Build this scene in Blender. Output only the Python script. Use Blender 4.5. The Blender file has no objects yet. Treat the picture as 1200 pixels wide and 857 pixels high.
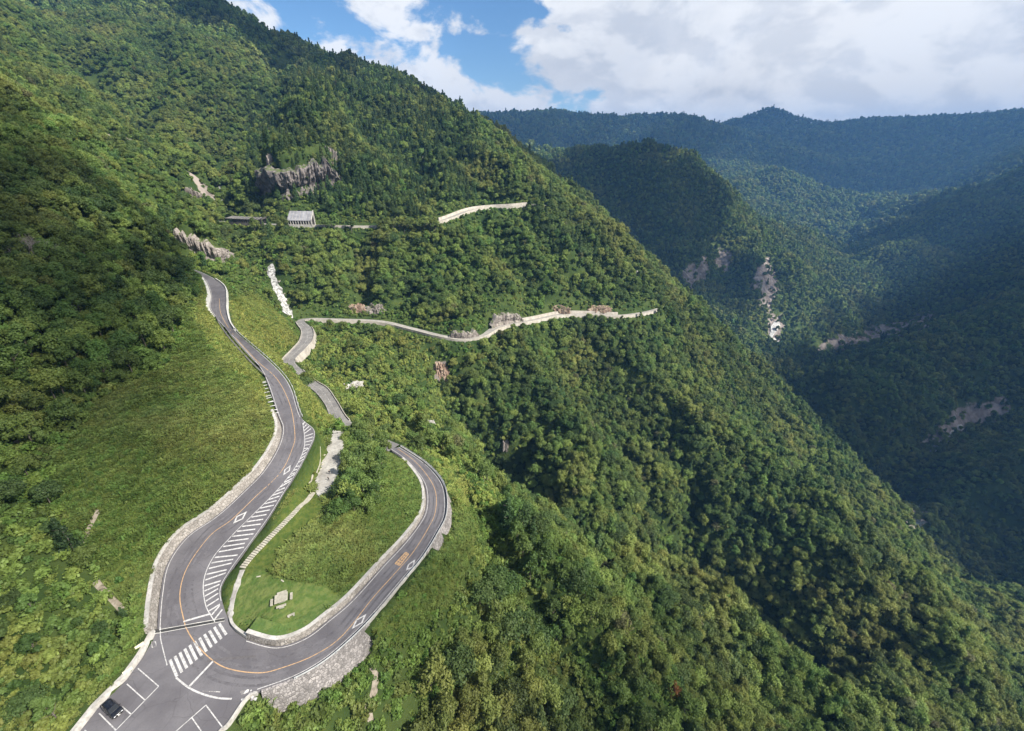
import bpy, bmesh, math, random
import numpy as np
from mathutils import Vector, Matrix
random.seed(7); RNG = np.random.default_rng(11)
C = bpy.context.scene.collection
rad = math.radians

# ------------------------------------------------------------------ camera
F, HY = 500.0, 185.0                       # focal length in photo pixels (1200 wide), horizon row
PITCH = math.atan((428.5 - HY) / F); SP, CP = math.sin(PITCH), math.cos(PITCH)
cam = bpy.data.cameras.new('camera'); camo = bpy.data.objects.new('camera', cam); C.objects.link(camo)
cam.sensor_width = 36; cam.lens = F / 1200 * 36; cam.clip_start = 1; cam.clip_end = 60000
camo.location = (0, 0, 0); camo.rotation_euler = (math.pi / 2 - PITCH, 0, 0)
sc = bpy.context.scene; sc.camera = camo

# ------------------------------------------------------------------ sky, sun, exposure
SUN_AZ, SUN_EL = rad(112), rad(42)          # azimuth measured from +y towards +x
SUNV = Vector((math.sin(SUN_AZ) * math.cos(SUN_EL), math.cos(SUN_AZ) * math.cos(SUN_EL), math.sin(SUN_EL)))
sun = bpy.data.lights.new('sun', 'SUN'); suno = bpy.data.objects.new('sun', sun); C.objects.link(suno)
sun.energy = 5.0; sun.angle = rad(0.53); sun.color = (1.0, 0.94, 0.84)
suno.rotation_euler = SUNV.to_track_quat('Z', 'Y').to_euler(); suno.location = (300, 0, 500)
world = bpy.data.worlds.new('World'); sc.world = world; world.use_nodes = True
sc.view_settings.view_transform = 'Standard'; sc.view_settings.look = 'None'
sc.view_settings.exposure = 0.94; sc.view_settings.gamma = 1.0; sc.view_settings.use_curve_mapping = False
sc.cycles.use_denoising = True; sc.cycles.max_bounces = 5; sc.cycles.diffuse_bounces = 3
sc.cycles.transparent_max_bounces = 12; sc.cycles.volume_bounces = 0; sc.cycles.sample_clamp_indirect = 4

class NT:
    """tiny node-tree helper"""
    def __init__(s, tree): s.t = tree; s.n = tree.nodes; s.l = tree.links; s.n.clear()
    def new(s, typ, ins=None, **kw):
        nd = s.n.new(typ)
        for k, v in kw.items(): setattr(nd, k, v)
        for k, v in (ins or {}).items(): s.put(nd.inputs[k], v)
        return nd
    def put(s, sock, v):
        if isinstance(v, bpy.types.NodeSocket): s.l.new(v, sock)
        elif isinstance(v, bpy.types.Node): s.l.new(v.outputs[0], sock)
        else: sock.default_value = v
    def math(s, op, a, b=0.0, c=None, clamp=False):
        ins = {0: a, 1: b}
        if c is not None: ins[2] = c
        return s.new('ShaderNodeMath', ins, operation=op, use_clamp=clamp).outputs[0]
    def vmath(s, op, a, b=(0, 0, 0)): return s.new('ShaderNodeVectorMath', {0: a, 1: b}, operation=op)
    def noise(s, vec, scale, detail=5, rough=.55, dist=0):
        ins = {'Scale': scale, 'Detail': detail, 'Roughness': rough, 'Distortion': dist}
        if vec is not None: ins['Vector'] = vec
        return s.new('ShaderNodeTexNoise', ins).outputs[0]
    def ss(s, v, a, b): return s.new('ShaderNodeMapRange', {0: v, 1: a, 2: b}, interpolation_type='SMOOTHSTEP').outputs[0]
    def mix(s, f, a, b):
        nd = s.new('ShaderNodeMix', data_type='RGBA'); s.put(nd.inputs[0], f)
        for i, v in ((6, a), (7, b)): s.put(nd.inputs[i], v if not isinstance(v, tuple) or len(v) == 4 else (*v, 1))
        return nd.outputs[2]

w = NT(world.node_tree)
sky = w.new('ShaderNodeTexSky', sky_type='NISHITA', sun_disc=False, sun_elevation=SUN_EL, sun_rotation=SUN_AZ, altitude=900, air_density=1.0, dust_density=.5, ozone_density=2.4)
tc = w.new('ShaderNodeTexCoord').outputs['Generated']
sep = w.new('ShaderNodeSeparateXYZ', {0: tc})
vec = w.vmath('ADD', w.vmath('MULTIPLY', tc, (1.0, 1.0, 1.75)).outputs[0], (7.7, .6, .4)).outputs[0]
big = w.noise(vec, 2.6, 3, .5)
fine = w.noise(vec, 7.5, 8, .58, .25)
dens = w.math('ADD', w.math('MULTIPLY', big, .62), w.math('MULTIPLY', fine, .5))
bias = w.math('ADD', w.math('MULTIPLY', w.ss(sep.outputs[0], -.25, .45), .2), w.math('MULTIPLY', w.math('MULTIPLY', w.ss(sep.outputs[2], .2, .03), w.ss(sep.outputs[0], -.35, .0)), .1))
dens = w.math('ADD', dens, bias)
cover = w.ss(dens, .595, .65)
vec2 = w.vmath('ADD', vec, (.035, .0, .075)).outputs[0]
shade = w.noise(vec2, 9.5, 8, .6, .3)
shade2 = w.noise(w.vmath('ADD', vec, (.06, 0, .09)).outputs[0], 3.4, 3, .5)
lit = w.ss(w.math('ADD', w.math('MULTIPLY', shade, .5), w.math('MULTIPLY', shade2, .7)), .76, .55)
em0 = w.noise(vec, 5.2, 7, .56, .2); em1 = w.noise(w.vmath('ADD', vec, (.022, -.004, .04)).outputs[0], 5.2, 7, .56, .2)
emb = w.ss(w.math('SUBTRACT', em0, em1), -.075, .06)
lit = w.math('ADD', w.math('MULTIPLY', emb, .62), w.math('MULTIPLY', lit, .42), clamp=True)
ccol = w.mix(lit, (4.5, 4.7, 5.1), (6.7, 6.72, 6.75))
skyc = w.mix(cover, w.new('ShaderNodeHueSaturation', {'Color': sky.outputs[0], 'Saturation': 1.18, 'Value': .95}).outputs[0], ccol)
bg = w.new('ShaderNodeBackground', {'Color': skyc, 'Strength': 0.082})
w.new('ShaderNodeOutputWorld', {'Surface': bg})

# ------------------------------------------------------------------ pixel <-> world
def ray(px, py):
    x = (np.asarray(px, float) - 600) / F; y = (428.5 - np.asarray(py, float)) / F
    return np.stack([x, CP + y * SP, -SP + y * CP], -1)
def P(px, py, t): return ray(px, py) * t
def PZ(px, py, z): r = ray(px, py); return r * (z / r[..., 2:3] if r.ndim > 1 else z / r[2])
def project(p):
    p = np.asarray(p, float); ax = p[..., 1] * CP - p[..., 2] * SP
    up = p[..., 1] * SP + p[..., 2] * CP; ax1 = np.where(np.abs(ax) < 1e-3, 1e-3, ax)
    return 600 + F * p[..., 0] / ax1, 428.5 - F * up / ax1, ax
def in_poly(x, y, poly):
    r = np.zeros(np.shape(x), bool); n = len(poly)
    for i in range(n):
        (x1, y1), (x2, y2) = poly[i][:2], poly[(i + 1) % n][:2]
        if y1 == y2: continue
        c = ((y1 > y) != (y2 > y)) & (x < (x2 - x1) * (y - y1) / (y2 - y1) + x1); r ^= c
    return r
def catmull(pts, sub):
    pts = np.asarray(pts, float); n = len(pts); out = []
    for i in range(n - 1):
        p0, p1, p2, p3 = pts[max(i - 1, 0)], pts[i], pts[i + 1], pts[min(i + 2, n - 1)]
        for k in range(sub):
            t = k / sub
            out.append(.5 * (2 * p1 + (p2 - p0) * t + (2 * p0 - 5 * p1 + 4 * p2 - p3) * t * t + (3 * p1 - p0 - 3 * p2 + p3) * t ** 3))
    out.append(pts[-1]); return np.array(out)
def sm(x, a, b): t = np.clip((x - a) / (b - a), 0, 1); return t * t * (3 - 2 * t)

# ------------------------------------------------------------------ value noise in numpy
_perm = RNG.random((256, 256))
def vnoise(x, y):
    xi = np.floor(x).astype(int); yi = np.floor(y).astype(int); u = x - xi; v = y - yi
    u = u * u * u * (u * (u * 6 - 15) + 10); v = v * v * v * (v * (v * 6 - 15) + 10); g = lambda a, b: _perm[a & 255, b & 255]
    return (g(xi, yi) * (1 - u) + g(xi + 1, yi) * u) * (1 - v) + (g(xi, yi + 1) * (1 - u) + g(xi + 1, yi + 1) * u) * v
def fbm(x, y, o=4, ridge=False):
    s = 0; a = 1; t = 0
    for i in range(o):
        n = vnoise(x * 2 ** i + 17.3 * i, y * 2 ** i + 9.1 * i)
        if ridge: n = 1 - np.abs(2 * n - 1)
        s = s + a * n; t += a; a *= .5
    return s / t

# ------------------------------------------------------------------ roads: stations as (left px, right px, height)
SUB = 6
A_ST = [((184,740),(267,726),-92),((187.5,698.6),(258.5,693),-91.4),((196,660.5),(270,669),-90.6),((218.6,629),(291,640),-89.7),
 ((253,605),(316,605),-88.2),((285,576),(335,574),-86.7),((309,551),(346,556.6),-85.4),((326,523),(359.5,532),-84),((330.6,502),(369,506),-82.7),
 ((325,485),(353,489),-81.4),((314,450.5),(342,456),-79.2),((304,430),(330,438),-77.6),((282.5,405),(309,417.5),-75.8),((254.5,373.5),(274,386),-73.6),
 ((246,359.5),(266,366),-72.6),((247.5,345.5),(265.5,350),-71.6),((240.5,328),(262,335),-70.6),((227,318),(240,321),-69.6),((205,312),(212,311),-69)]
H_ST = [((288,749),(302,811),-92),((323,757.6),(345,795),-92.6),((357,747),(380,775),-93.6),((385,726),(412,748),-94.6),((413,702),(440,719),-95.8),((450,661),(475,677),-98.2),
 ((471.5,638.4),(495,653),-99.8),((489.5,615.6),(512,625.5),-101.2),((498.5,597.6),(522,604),-102.2),((499,576),(522,578),-103.4),((492.7,560),(514.5,560),-104.4),
 ((475,539),(496,541.5),-106),((456,526),(469,524),-107.2)]
def loft(st): return catmull([PZ(*a, z) for a, b, z in st], SUB), catmull([PZ(*b, z) for a, b, z in st], SUB)
def loft_c(st, width):                                  # centre line stations (px, py, z [,width])
    c = catmull([PZ(s[0], s[1], s[2]) for s in st], SUB); wd = catmull([[s[3] if len(s) > 3 else width] for s in st], SUB)
    t = np.gradient(c, axis=0); t[:, 2] = 0; t /= np.linalg.norm(t, axis=1)[:, None]
    nl = np.stack([-t[:, 1], t[:, 0], 0 * t[:, 0]], 1)
    return c + nl * wd / 2, c - nl * wd / 2
AL, AR = loft(A_ST); HL, HR = loft(H_ST)
B_ST = [(462,525,-107.2),(430,511,-109),(401,496,-110,6.6),(388,473,-111.2),(377,458,-112,6.2),(365,449.5,-112.6),(349,436,-113),(338,424,-113.6,7.5),(350,410,-114.2,8.5),(359,399,-114.8,8.5),(360,387,-115.3,7.5),(352,377,-115.8),
 (362,374.2,-116.5),(397,374.8,-118.8),(446,377,-122.5),(481,385,-126),(519,394.4,-129.5),(546,397.5,-132),(566,393.5,-134),(580,385,-136,7),(600,380,-138),(627,375,-140.5),(657,369,-143),(688,368.7,-146),(726,370,-149.5),(757,366,-153),(772,362,-155)]
BL, BR = loft_c(B_ST, 5.6)
T_ST = [(238,258,-57.5),(276,261,-56.5),(310,262.5,-57),(340,263.5,-57.5),(374,264,-58),(420,265,-59),(443,264.5,-59),(480,262,-58),(510,259.5,-56),(523,257,-55),(550,247,-51),(573,243.5,-50),(600,242,-49),(623,240,-48),(640,241,-48)]
TL, TR = loft_c(T_ST, 6.4)
PLZ_PX = [(184,740),(176,756),(167,771),(149,796),(115,830),(94,857),(55,902),(10,960),(190,960),(240,885),(257,857),(267,848),(288,818),(302,811),(288,749),(276,741),(269,733),(267,726)]
PLZ = np.array([PZ(x, y, -92) for x, y in PLZ_PX])

ROADS = {'a': (AL, AR), 'h': (HL, HR), 'b': (BL, BR), 't': (TL, TR)}
RC, RZ, RH, RT, RUP, RDN = [], [], [], [], [], []
def fill(n, rng): # rng list of (station0, station1, value)
    a = np.zeros(n)
    for s0, s1, v in rng: a[int(s0 * SUB):int(s1 * SUB) + 1] = v
    return a
# step up / step down beside the road, left and right side: where retaining walls stand
STEP = {'a': dict(upL=[(0, 9, 2.2), (13, 16, 1.8)], upR=[], dnL=[], dnR=[(13, 16.5, 1.0)]),
        'h': dict(upL=[(0, 11, 1.5)], upR=[], dnL=[], dnR=[(0.5, 3.6, 6.0), (6.5, 9, 3.5)]),
        'b': dict(upL=[], upR=[], dnL=[], dnR=[]), 't': dict(upL=[], upR=[], dnL=[], dnR=[])}
STEP['b'].update(dnR=[(2, 5, 1.5), (7, 10, 4.0), (11.5, 26, 2.0)], upL=[(17.5, 25, 2.5)])
STEP['t'].update(upL=[(0, 14, 2.0)], dnR=[(0, 14, 2.0)])
for k, (L, R) in ROADS.items():
    c = (L + R) / 2; t = np.gradient(c, axis=0)[:, :2]; t /= np.linalg.norm(t, axis=1)[:, None]
    RC.append(c[:, :2]); RZ.append(c[:, 2]); RH.append(np.linalg.norm((L - R)[:, :2], axis=1) / 2); RT.append(t)
    n = len(c); s = STEP[k]
    RUP.append(np.stack([fill(n, s['upL']), fill(n, s['upR'])], 1)); RDN.append(np.stack([fill(n, s['dnL']), fill(n, s['dnR'])], 1))
EP, EZ, EU, ED, RPOLY = [], [], [], [], []
for i, (k, (L, R)) in enumerate(ROADS.items()):
    RPOLY.append(np.vstack([L[:, :2], R[::-1, :2]]))
    for sd, E_ in ((0, L), (1, R)):
        s = np.r_[0, np.cumsum(np.linalg.norm(np.diff(E_[:, :2], axis=0), axis=1))]; q = np.arange(0, s[-1], 1.0); ix = np.clip(np.searchsorted(s, q), 0, len(s) - 1)
        EP.append(np.stack([np.interp(q, s, E_[:, 0]), np.interp(q, s, E_[:, 1])], 1)); EZ.append(np.interp(q, s, E_[:, 2])); EU.append(RUP[i][ix, sd]); ED.append(RDN[i][ix, sd])
EP = np.concatenate(EP).astype(np.float32); EZ, EU, ED = np.concatenate(EZ), np.concatenate(EU), np.concatenate(ED)
RCa, RZa = np.concatenate(RC), np.concatenate(RZ)
def near_road(xy):                         # distance outside the nearest carriageway edge (negative inside), edge index
    D = np.full(len(xy), 1e9); I = np.zeros(len(xy), int)
    for s in range(0, len(xy), 15000):
        q = xy[s:s + 15000].astype(np.float32); d = (q[:, None, 0] - EP[None, :, 0]) ** 2 + (q[:, None, 1] - EP[None, :, 1]) ** 2
        I[s:s + 15000] = d.argmin(1); D[s:s + 15000] = np.sqrt(d.min(1))
    ins = np.zeros(len(xy), bool)
    for pl in RPOLY:
        lo, hi = pl.min(0), pl.max(0); b = ((xy > lo) & (xy < hi)).all(1)
        if b.any(): ins[b] |= in_poly(xy[b, 0], xy[b, 1], pl)
    return np.where(ins, -D, D), I
def road_point(px, py, z=-92.0):
    r = ray(px, py)
    for _ in range(12):
        p = r * (z / r[2])
        if in_poly(np.array(p[0]), np.array(p[1]), PLZ): z = -92.0; break
        d = np.hypot(RCa[:, 0] - p[0], RCa[:, 1] - p[1]); z = RZa[d.argmin()]
    return r * (z / r[2])

# ------------------------------------------------------------------ terrain: control points (photo x, y, axial distance, canopy height)
CP_PX = [  # near left slope and spur
 (0,500,110,3),(60,600,97,2),(0,700,84,3),(0,850,74,3),(120,650,100,0),(100,740,91,1),(200,520,124,0),(100,440,138,2),(230,430,165,0),(280,480,150,0),(0,380,135,6),(0,250,175,8),(100,300,200,8),(180,360,190,5),
 (237,318,262,5),(190,270,262,8),(150,232,272,8),(100,190,285,8),(60,150,300,8),(0,100,320,8),
 # gully and big mountain behind
 (245,250,395,5),(262,225,430,3),(225,285,360,3),(262,270,385,3),(240,180,500,6),(200,130,560,8),(150,100,620,8),(100,50,720,8),(0,0,780,8),(60,90,560,8),(210,60,780,8),(300,60,820,8),(150,10,880,8),
 (190,0,960,10),(300,32,960,10),(400,78,900,10),(470,100,880,10),(520,122,860,10),(580,160,840,10),(636,196,800,10),
 (300,120,640,8),(350,90,700,8),(400,130,560,8),(450,112,630,8),(560,158,605,8),(640,210,560,8),(345,150,500,8),(345,185,455,4),(350,215,425,5),(420,180,490,8),(500,200,500,8),(580,210,520,8),
 (300,200,455,4),(300,235,415,5),
 # face between the upper and the lower road
 (330,300,352,8),(300,320,330,4),(400,320,372,8),(460,320,385,8),(540,320,400,8),(620,300,440,8),(690,300,470,8),(730,310,485,8),(700,262,520,8),
 # below the lower road
 (600,450,346,6),(540,450,318,6),(480,440,300,5),(430,420,296,4),(420,470,235,4),(470,490,222,4),(540,520,215,4),(600,550,232,5),(600,650,146,4),(560,600,162,3),(540,700,116,3),(480,760,101,3),(450,840,93,3),(600,800,124,5),(700,700,170,6),(800,800,168,6),(1000,800,236,7),(1200,800,325,7),
 (700,600,240,6),(800,600,322,6),(760,560,312,6),(900,640,330,7),(960,600,375,7),(700,480,385,6),(800,480,420,7),(900,520,480,7),(850,440,540,7),(640,420,385,5),(700,410,425,6),
 # right-hand edge of the near mountain
 (760,330,500,7),(805,362,540,7),(855,408,565,7),(920,478,550,7),(1000,560,505,7),(1060,606,475,7),(1130,668,440,7),(1200,732,415,7),
 # valley floor and right-hand slopes
 (905,395,1010,0),(940,420,930,0),(1000,490,770,0),(1060,570,655,0),(1076,606,610,0),(1130,660,560,4),(1200,690,515,5),(1100,480,790,8),(1000,400,1080,8),(1200,560,640,8),(1200,450,880,8),(1130,390,1060,8),(1080,350,1330,8),(1200,300,1300,8),(1200,225,1560,8),(1100,275,1550,8),(1010,325,1480,8),(980,345,1330,4),
 (1200,188,2400,10),(1080,238,2250,10),(985,295,2100,10),(1130,230,2500,10),
 # middle hill
 (770,172,1420,8),(735,170,1450,8),(700,172,1480,8),(660,182,1520,8),(620,195,1560,8),(805,186,1400,8),(850,232,1370,8),(900,275,1340,8),(940,305,1310,8),(970,335,1260,5),(820,320,1200,3),(760,270,1290,8),(720,230,1380,8),(880,330,1200,5),(850,365,1090,6),(900,360,1120,5),(800,380,1000,6),
 (900,205,2700,10),(960,235,2500,10),(870,215,2500,10),(1000,240,2900,10),(930,190,3400,10),
 # far range
 (580,138,4300,10),(645,134,4350,10),(715,144,4500,10),(760,139,4300,10),(800,137,4300,10),(850,158,4700,10),(878,143,4950,10),(903,126,5000,10),(932,143,5000,10),(960,152,5000,10),(1010,141,4800,10),(1100,138,4700,10),(1200,135,4600,10),(1300,138,4600,10),(1000,190,3700,10),(1100,190,3400,10),(1190,165,3600,10),(800,165,3500,10),(700,165,3300,10),(620,165,3000,10),(760,150,3900,10)]
ctrl = []
for x, y, t, h in CP_PX: p = P(x, y, t); p[2] -= h * .75; ctrl.append(p)
for q in [(-150,-60,-52),(-60,-80,-94),(-90,-20,-88),(60,-60,-168),(250,-80,-300),(450,-60,-420),(700,-100,-470),(-300,0,15),(-500,100,130),(-700,300,260),(-300,180,15),(-450,-300,140),(0,-400,-120),(600,-500,-500),(1200,-300,-330),(1700,200,-100),
          (330,860,-330),(430,1000,-350),(250,1050,-240),(150,1150,-160),(300,700,-255),(470,760,-372),(520,640,-408),(560,560,-430),(900,300,-440),(-330,420,-8),(-700,700,190),(-1100,1200,380),(-1300,600,420),(-700,1900,150),(-300,1800,40),(100,1500,-150),
          (-300,3000,150),(-1500,3000,400),(-2500,1500,600),(0,6500,0),(2500,7500,0),(5500,6500,100),(-3000,5500,200),(4500,3000,500),(3500,1500,350),(2800,700,200),(2200,2000,-60),(1500,2700,-280),(1100,3000,-250),(600,2400,-180),(300,3000,-60),(5000,0,400),(3000,-2000,200),(-3000,-2000,500),(0,-3000,0)]:
    ctrl.append(np.array(q, float))
for k, (L, R) in ROADS.items():
    s = 0; c = (L + R) / 2; acc = 0; last = c[0]
    for i in range(len(c)):
        if i == 0 or np.linalg.norm(c[i] - last) > 14: ctrl.append(c[i] - [0, 0, .3]); last = c[i]
for i in (1, 3, 5, 7, 9, 10, 12): ctrl.append(PLZ[i])
for x, y, z in [(330,700,-91.0),(300,720,-91.6),(390,545,-91.3),(385,578,-91.0),(398,508,-92.3),(345,600,-89.8),(355,640,-91.0),(410,600,-94.5),(440,620,-97.0),(425,560,-94),(300,660,-91.2),(460,575,-100)]: ctrl.append(PZ(x, y, z))
for x, y, z in [(330,846,-102.5),(372,830,-103),(398,800,-102)]: ctrl.append(PZ(x, y, z))
ctrl = np.array(ctrl)
S_ = 100.0; c2 = (18 / S_) ** 2
cx = ctrl[:, :2] / S_; n = len(cx)
K = -np.sqrt(((cx[:, None] - cx[None]) ** 2).sum(-1) + c2); K[np.diag_indices(n)] += .02
Q = np.hstack([np.ones((n, 1)), cx]); Mx = np.zeros((n + 3, n + 3)); Mx[:n, :n] = K; Mx[:n, n:] = Q; Mx[n:, :n] = Q.T
sol = np.linalg.solve(Mx, np.r_[ctrl[:, 2], 0, 0, 0]); wts, pol = sol[:n], sol[n:]
def rbf(xy):
    out = np.empty(len(xy))
    for s in range(0, len(xy), 40000):
        q = xy[s:s + 40000] / S_; d = ((q[:, None, 0] - cx[None, :, 0]) ** 2 + (q[:, None, 1] - cx[None, :, 1]) ** 2)
        out[s:s + 40000] = -np.sqrt(d + c2) @ wts + pol[0] + q @ pol[1:]
    return out
def axis(a, b, lo, hi, s0, g, cap):
    v = list(np.arange(a, b + .01, s0)); s = s0; x = a; pre = []
    while x > lo: s = min(s * g, cap(x)); x -= s; pre.append(x)
    s = s0; x = v[-1]
    while x < hi: s = min(s * g, cap(x)); x += s; v.append(x)
    return np.array(pre[::-1] + v)
GX = axis(-275, 165, -6000, 8000, 1.5, 1.04, lambda x: 9 + abs(x) * .022)
GY = axis(25, 480, -2500, 9000, 1.5, 1.04, lambda x: 9 + abs(x) * .02)
X, Y = np.meshgrid(GX, GY); XY = np.stack([X.ravel(), Y.ravel()], 1)
Z = rbf(XY)
D = np.full(len(XY), 999.0); I = np.zeros(len(XY), int)
bx = (XY[:, 0] > -420) & (XY[:, 0] < 320) & (XY[:, 1] > -60) & (XY[:, 1] < 640)
D[bx], I[bx] = near_road(XY[bx])
def seg_dist(xy, poly):
    d = np.full(len(xy), 1e9); m = len(poly); k = np.zeros(len(xy), int)
    for i in range(m):
        a, b = poly[i, :2], poly[(i + 1) % m, :2]; ab = b - a; t = np.clip(((xy - a) @ ab) / (ab @ ab), 0, 1)
        dd = np.linalg.norm(xy - a - t[:, None] * ab, axis=1); k = np.where(dd < d, i, k); d = np.minimum(d, dd)
    return d, k
PD = np.full(len(XY), 999.0); PK = np.zeros(len(XY), int); nb = (np.abs(XY[:, 0] + 70) < 90) & (np.abs(XY[:, 1] - 40) < 90)
PD[nb], PK[nb] = seg_dist(XY[nb], PLZ); inpl = np.zeros(len(XY), bool); inpl[nb] = in_poly(XY[nb, 0], XY[nb, 1], PLZ)
PDs = np.where(inpl, -PD, PD)
DR = np.minimum(np.where(bx, D, 999), PDs)      # distance to the nearest paving edge
dist = np.hypot(XY[:, 0], XY[:, 1])
amp = sm(DR, 7, 60)
x_, y_ = XY[:, 0], XY[:, 1]
wrp = 30 * (fbm(x_ / 90 + 4, y_ / 90, 2) - .5); rot = (x_ * .6 - y_ * .8 + wrp, x_ * .8 + y_ * .6 + wrp)
Z = Z + amp * ((26 + 24 * sm(dist, 380, 650)) * (fbm(rot[0] / 190, rot[1] / 58, 4, True) - .55) + 6 * (fbm(x_ / 24, y_ / 24, 3) - .5))
far = sm(dist, 700, 1800)
Z = Z + far * 190 * (fbm(x_ / 480 + 3, y_ / 480, 6, True) - .62) * (.42 + .58 * sm(dist, 1500, 2400)) * (1 - .68 * sm(dist, 3300, 4300)) + far * 70 * (fbm(x_ / 150 + 8, y_ / 210, 4, True) - .6) * (1 - sm(dist, 2300, 3600))
ZG = Z.reshape(X.shape)
def ground(x, y):
    x = np.asarray(x, float); y = np.asarray(y, float)
    i = np.clip(np.searchsorted(GX, x) - 1, 0, len(GX) - 2); j = np.clip(np.searchsorted(GY, y) - 1, 0, len(GY) - 2)
    u = np.clip((x - GX[i]) / (GX[i + 1] - GX[i]), 0, 1); v = np.clip((y - GY[j]) / (GY[j + 1] - GY[j]), 0, 1)
    return (ZG[j, i] * (1 - u) + ZG[j, i + 1] * u) * (1 - v) + (ZG[j + 1, i] * (1 - u) + ZG[j + 1, i + 1] * u) * v
def hit(px, py, t0=40, t1=6000):
    r = ray(px, py); ts = np.geomspace(t0, t1, 1500); p = r[None] * ts[:, None]
    b = p[:, 2] < ground(p[:, 0], p[:, 1]); k = int(np.argmax(b)) if b.any() else len(ts) - 1
    lo, hi = ts[max(k - 1, 0)], ts[k]
    for _ in range(14):
        m = (lo + hi) / 2; q = r * m
        if q[2] < ground(q[0], q[1]): hi = m
        else: lo = m
    return r * hi
# gullies (positive depth) and ribs (negative) that follow the fall line
GUL = [([(235,120),(243,160),(252,200),(262,235)], 30, 26), ([(266,268),(285,295),(312,318),(332,350)], 13.95, 12), ([(424,272),(424,300),(424,345)], 13.95, 9), ([(476,275),(477,310),(478,350)], 12.4, 9), ([(452,275),(452,345)], -7.75, 9),
       ([(560,262),(590,300),(625,345)], 10.85, 11), ([(520,275),(560,320),(590,350)], -9.3, 12), ([(610,258),(650,300),(690,345)], 9.3, 11), ([(585,262),(625,310),(655,345)], -9.3, 11), ([(660,250),(700,300),(725,345)], 7.75, 11),
       ([(520,405),(530,440),(545,470),(575,500),(600,530)], 18.6, 13), ([(590,505),(640,540),(700,570),(760,598),(820,625),(880,668),(940,730)], 46, 36), ([(840,540),(890,570),(940,605),(1000,660),(1060,720),(1120,790)], -30, 34), ([(640,400),(680,450),(720,510),(760,570)], 13.95, 16), ([(600,410),(640,470),(690,530)], -10.85, 14), ([(700,385),(760,450),(810,520),(850,590)], -12.4, 16), ([(770,390),(830,450),(890,520),(930,590)], 12.4, 16),
       ([(540,600),(600,680),(660,760),(700,850)], 12.4, 9), ([(570,590),(650,680),(730,770),(790,850)], -9.3, 11), ([(640,600),(740,690),(850,790),(920,850)], 12.4, 13), ([(690,600),(800,690),(900,780),(1000,850)], -10.85, 13), ([(760,610),(880,710),(1000,800),(1060,850)], 12.4, 14), ([(900,600),(980,650),(1060,720),(1130,790)], -13.95, 16),
       ([(60,40),(130,95),(190,140),(235,175)], 42, 36), ([(330,70),(300,110),(280,150),(262,200)], 42, 32), ([(390,110),(370,140),(345,165)], -18.6, 24), ([(450,120),(470,160),(490,200),(500,235)], 15.5, 20), ([(200,40),(220,80),(235,120)], -24.8, 28), ([(520,140),(560,180),(600,225)], -13.95, 20), ([(480,112),(520,160),(550,200),(575,230)], 13.95, 16),
       ([(305,175),(308,205),(305,240)], 18.6, 10), ([(745,180),(765,225),(785,270),(800,310)], -22, 45), ([(780,185),(815,230),(840,275),(855,320)], 26, 40), ([(820,200),(860,250),(885,300),(890,340)], -24, 40), ([(870,255),(905,300),(915,340)], 22, 32), ([(700,190),(725,235),(745,280)], 20, 40)]
GUL += [([(1215,212),(1150,240),(1090,275),(1030,312),(995,335)], -55, 85), ([(1210,300),(1130,325),(1060,360),(990,395),(945,415)], 60, 80), ([(1215,375),(1140,400),(1060,435),(990,470)], -50, 75), ([(1210,465),(1150,490),(1095,530),(1070,560)], 48, 55), ([(1210,550),(1150,570),(1100,598),(1085,612)], -38, 45), ([(1205,640),(1150,650),(1110,660)], 30, 40), ([(930,440),(985,500),(1030,555),(1062,600)], 45, 55)]
gsel = (dist < 2600) & (XY[:, 1] > 20)
for pl, dep, wd in GUL:
    g = catmull(np.array([hit(*q) for q in pl]), 5)[:, :2]; b = gsel & (XY[:, 0] > g[:, 0].min() - 3 * wd) & (XY[:, 0] < g[:, 0].max() + 3 * wd) & (XY[:, 1] > g[:, 1].min() - 3 * wd) & (XY[:, 1] < g[:, 1].max() + 3 * wd)
    q = XY[b]; q = q + np.stack([fbm(q[:, 0] / 25, q[:, 1] / 25, 3) - .5, fbm(q[:, 0] / 25 + 7, q[:, 1] / 25, 3) - .5], 1) * wd * 1.2
    d = np.min(np.hypot(q[:, None, 0] - g[None, :, 0], q[:, None, 1] - g[None, :, 1]), 1); Z[b] -= dep * np.exp(-(d / wd) ** 2) * sm(DR[b], 2, 16)
CLIFF_PX = [([(302,226),(316,230),(334,231),(352,228),(370,224),(386,217),(400,208)], 38, 75), ([(204,278),(216,288),(230,296),(246,304),(262,308),(280,306)], 17, 45), ([(216,226),(228,231),(240,236)], 10, 30), ([(526,394),(545,396),(560,392)], 7, 25), ([(574,382),(590,377),(612,374)], 11, 30)]
CLIFFS = []
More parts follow.
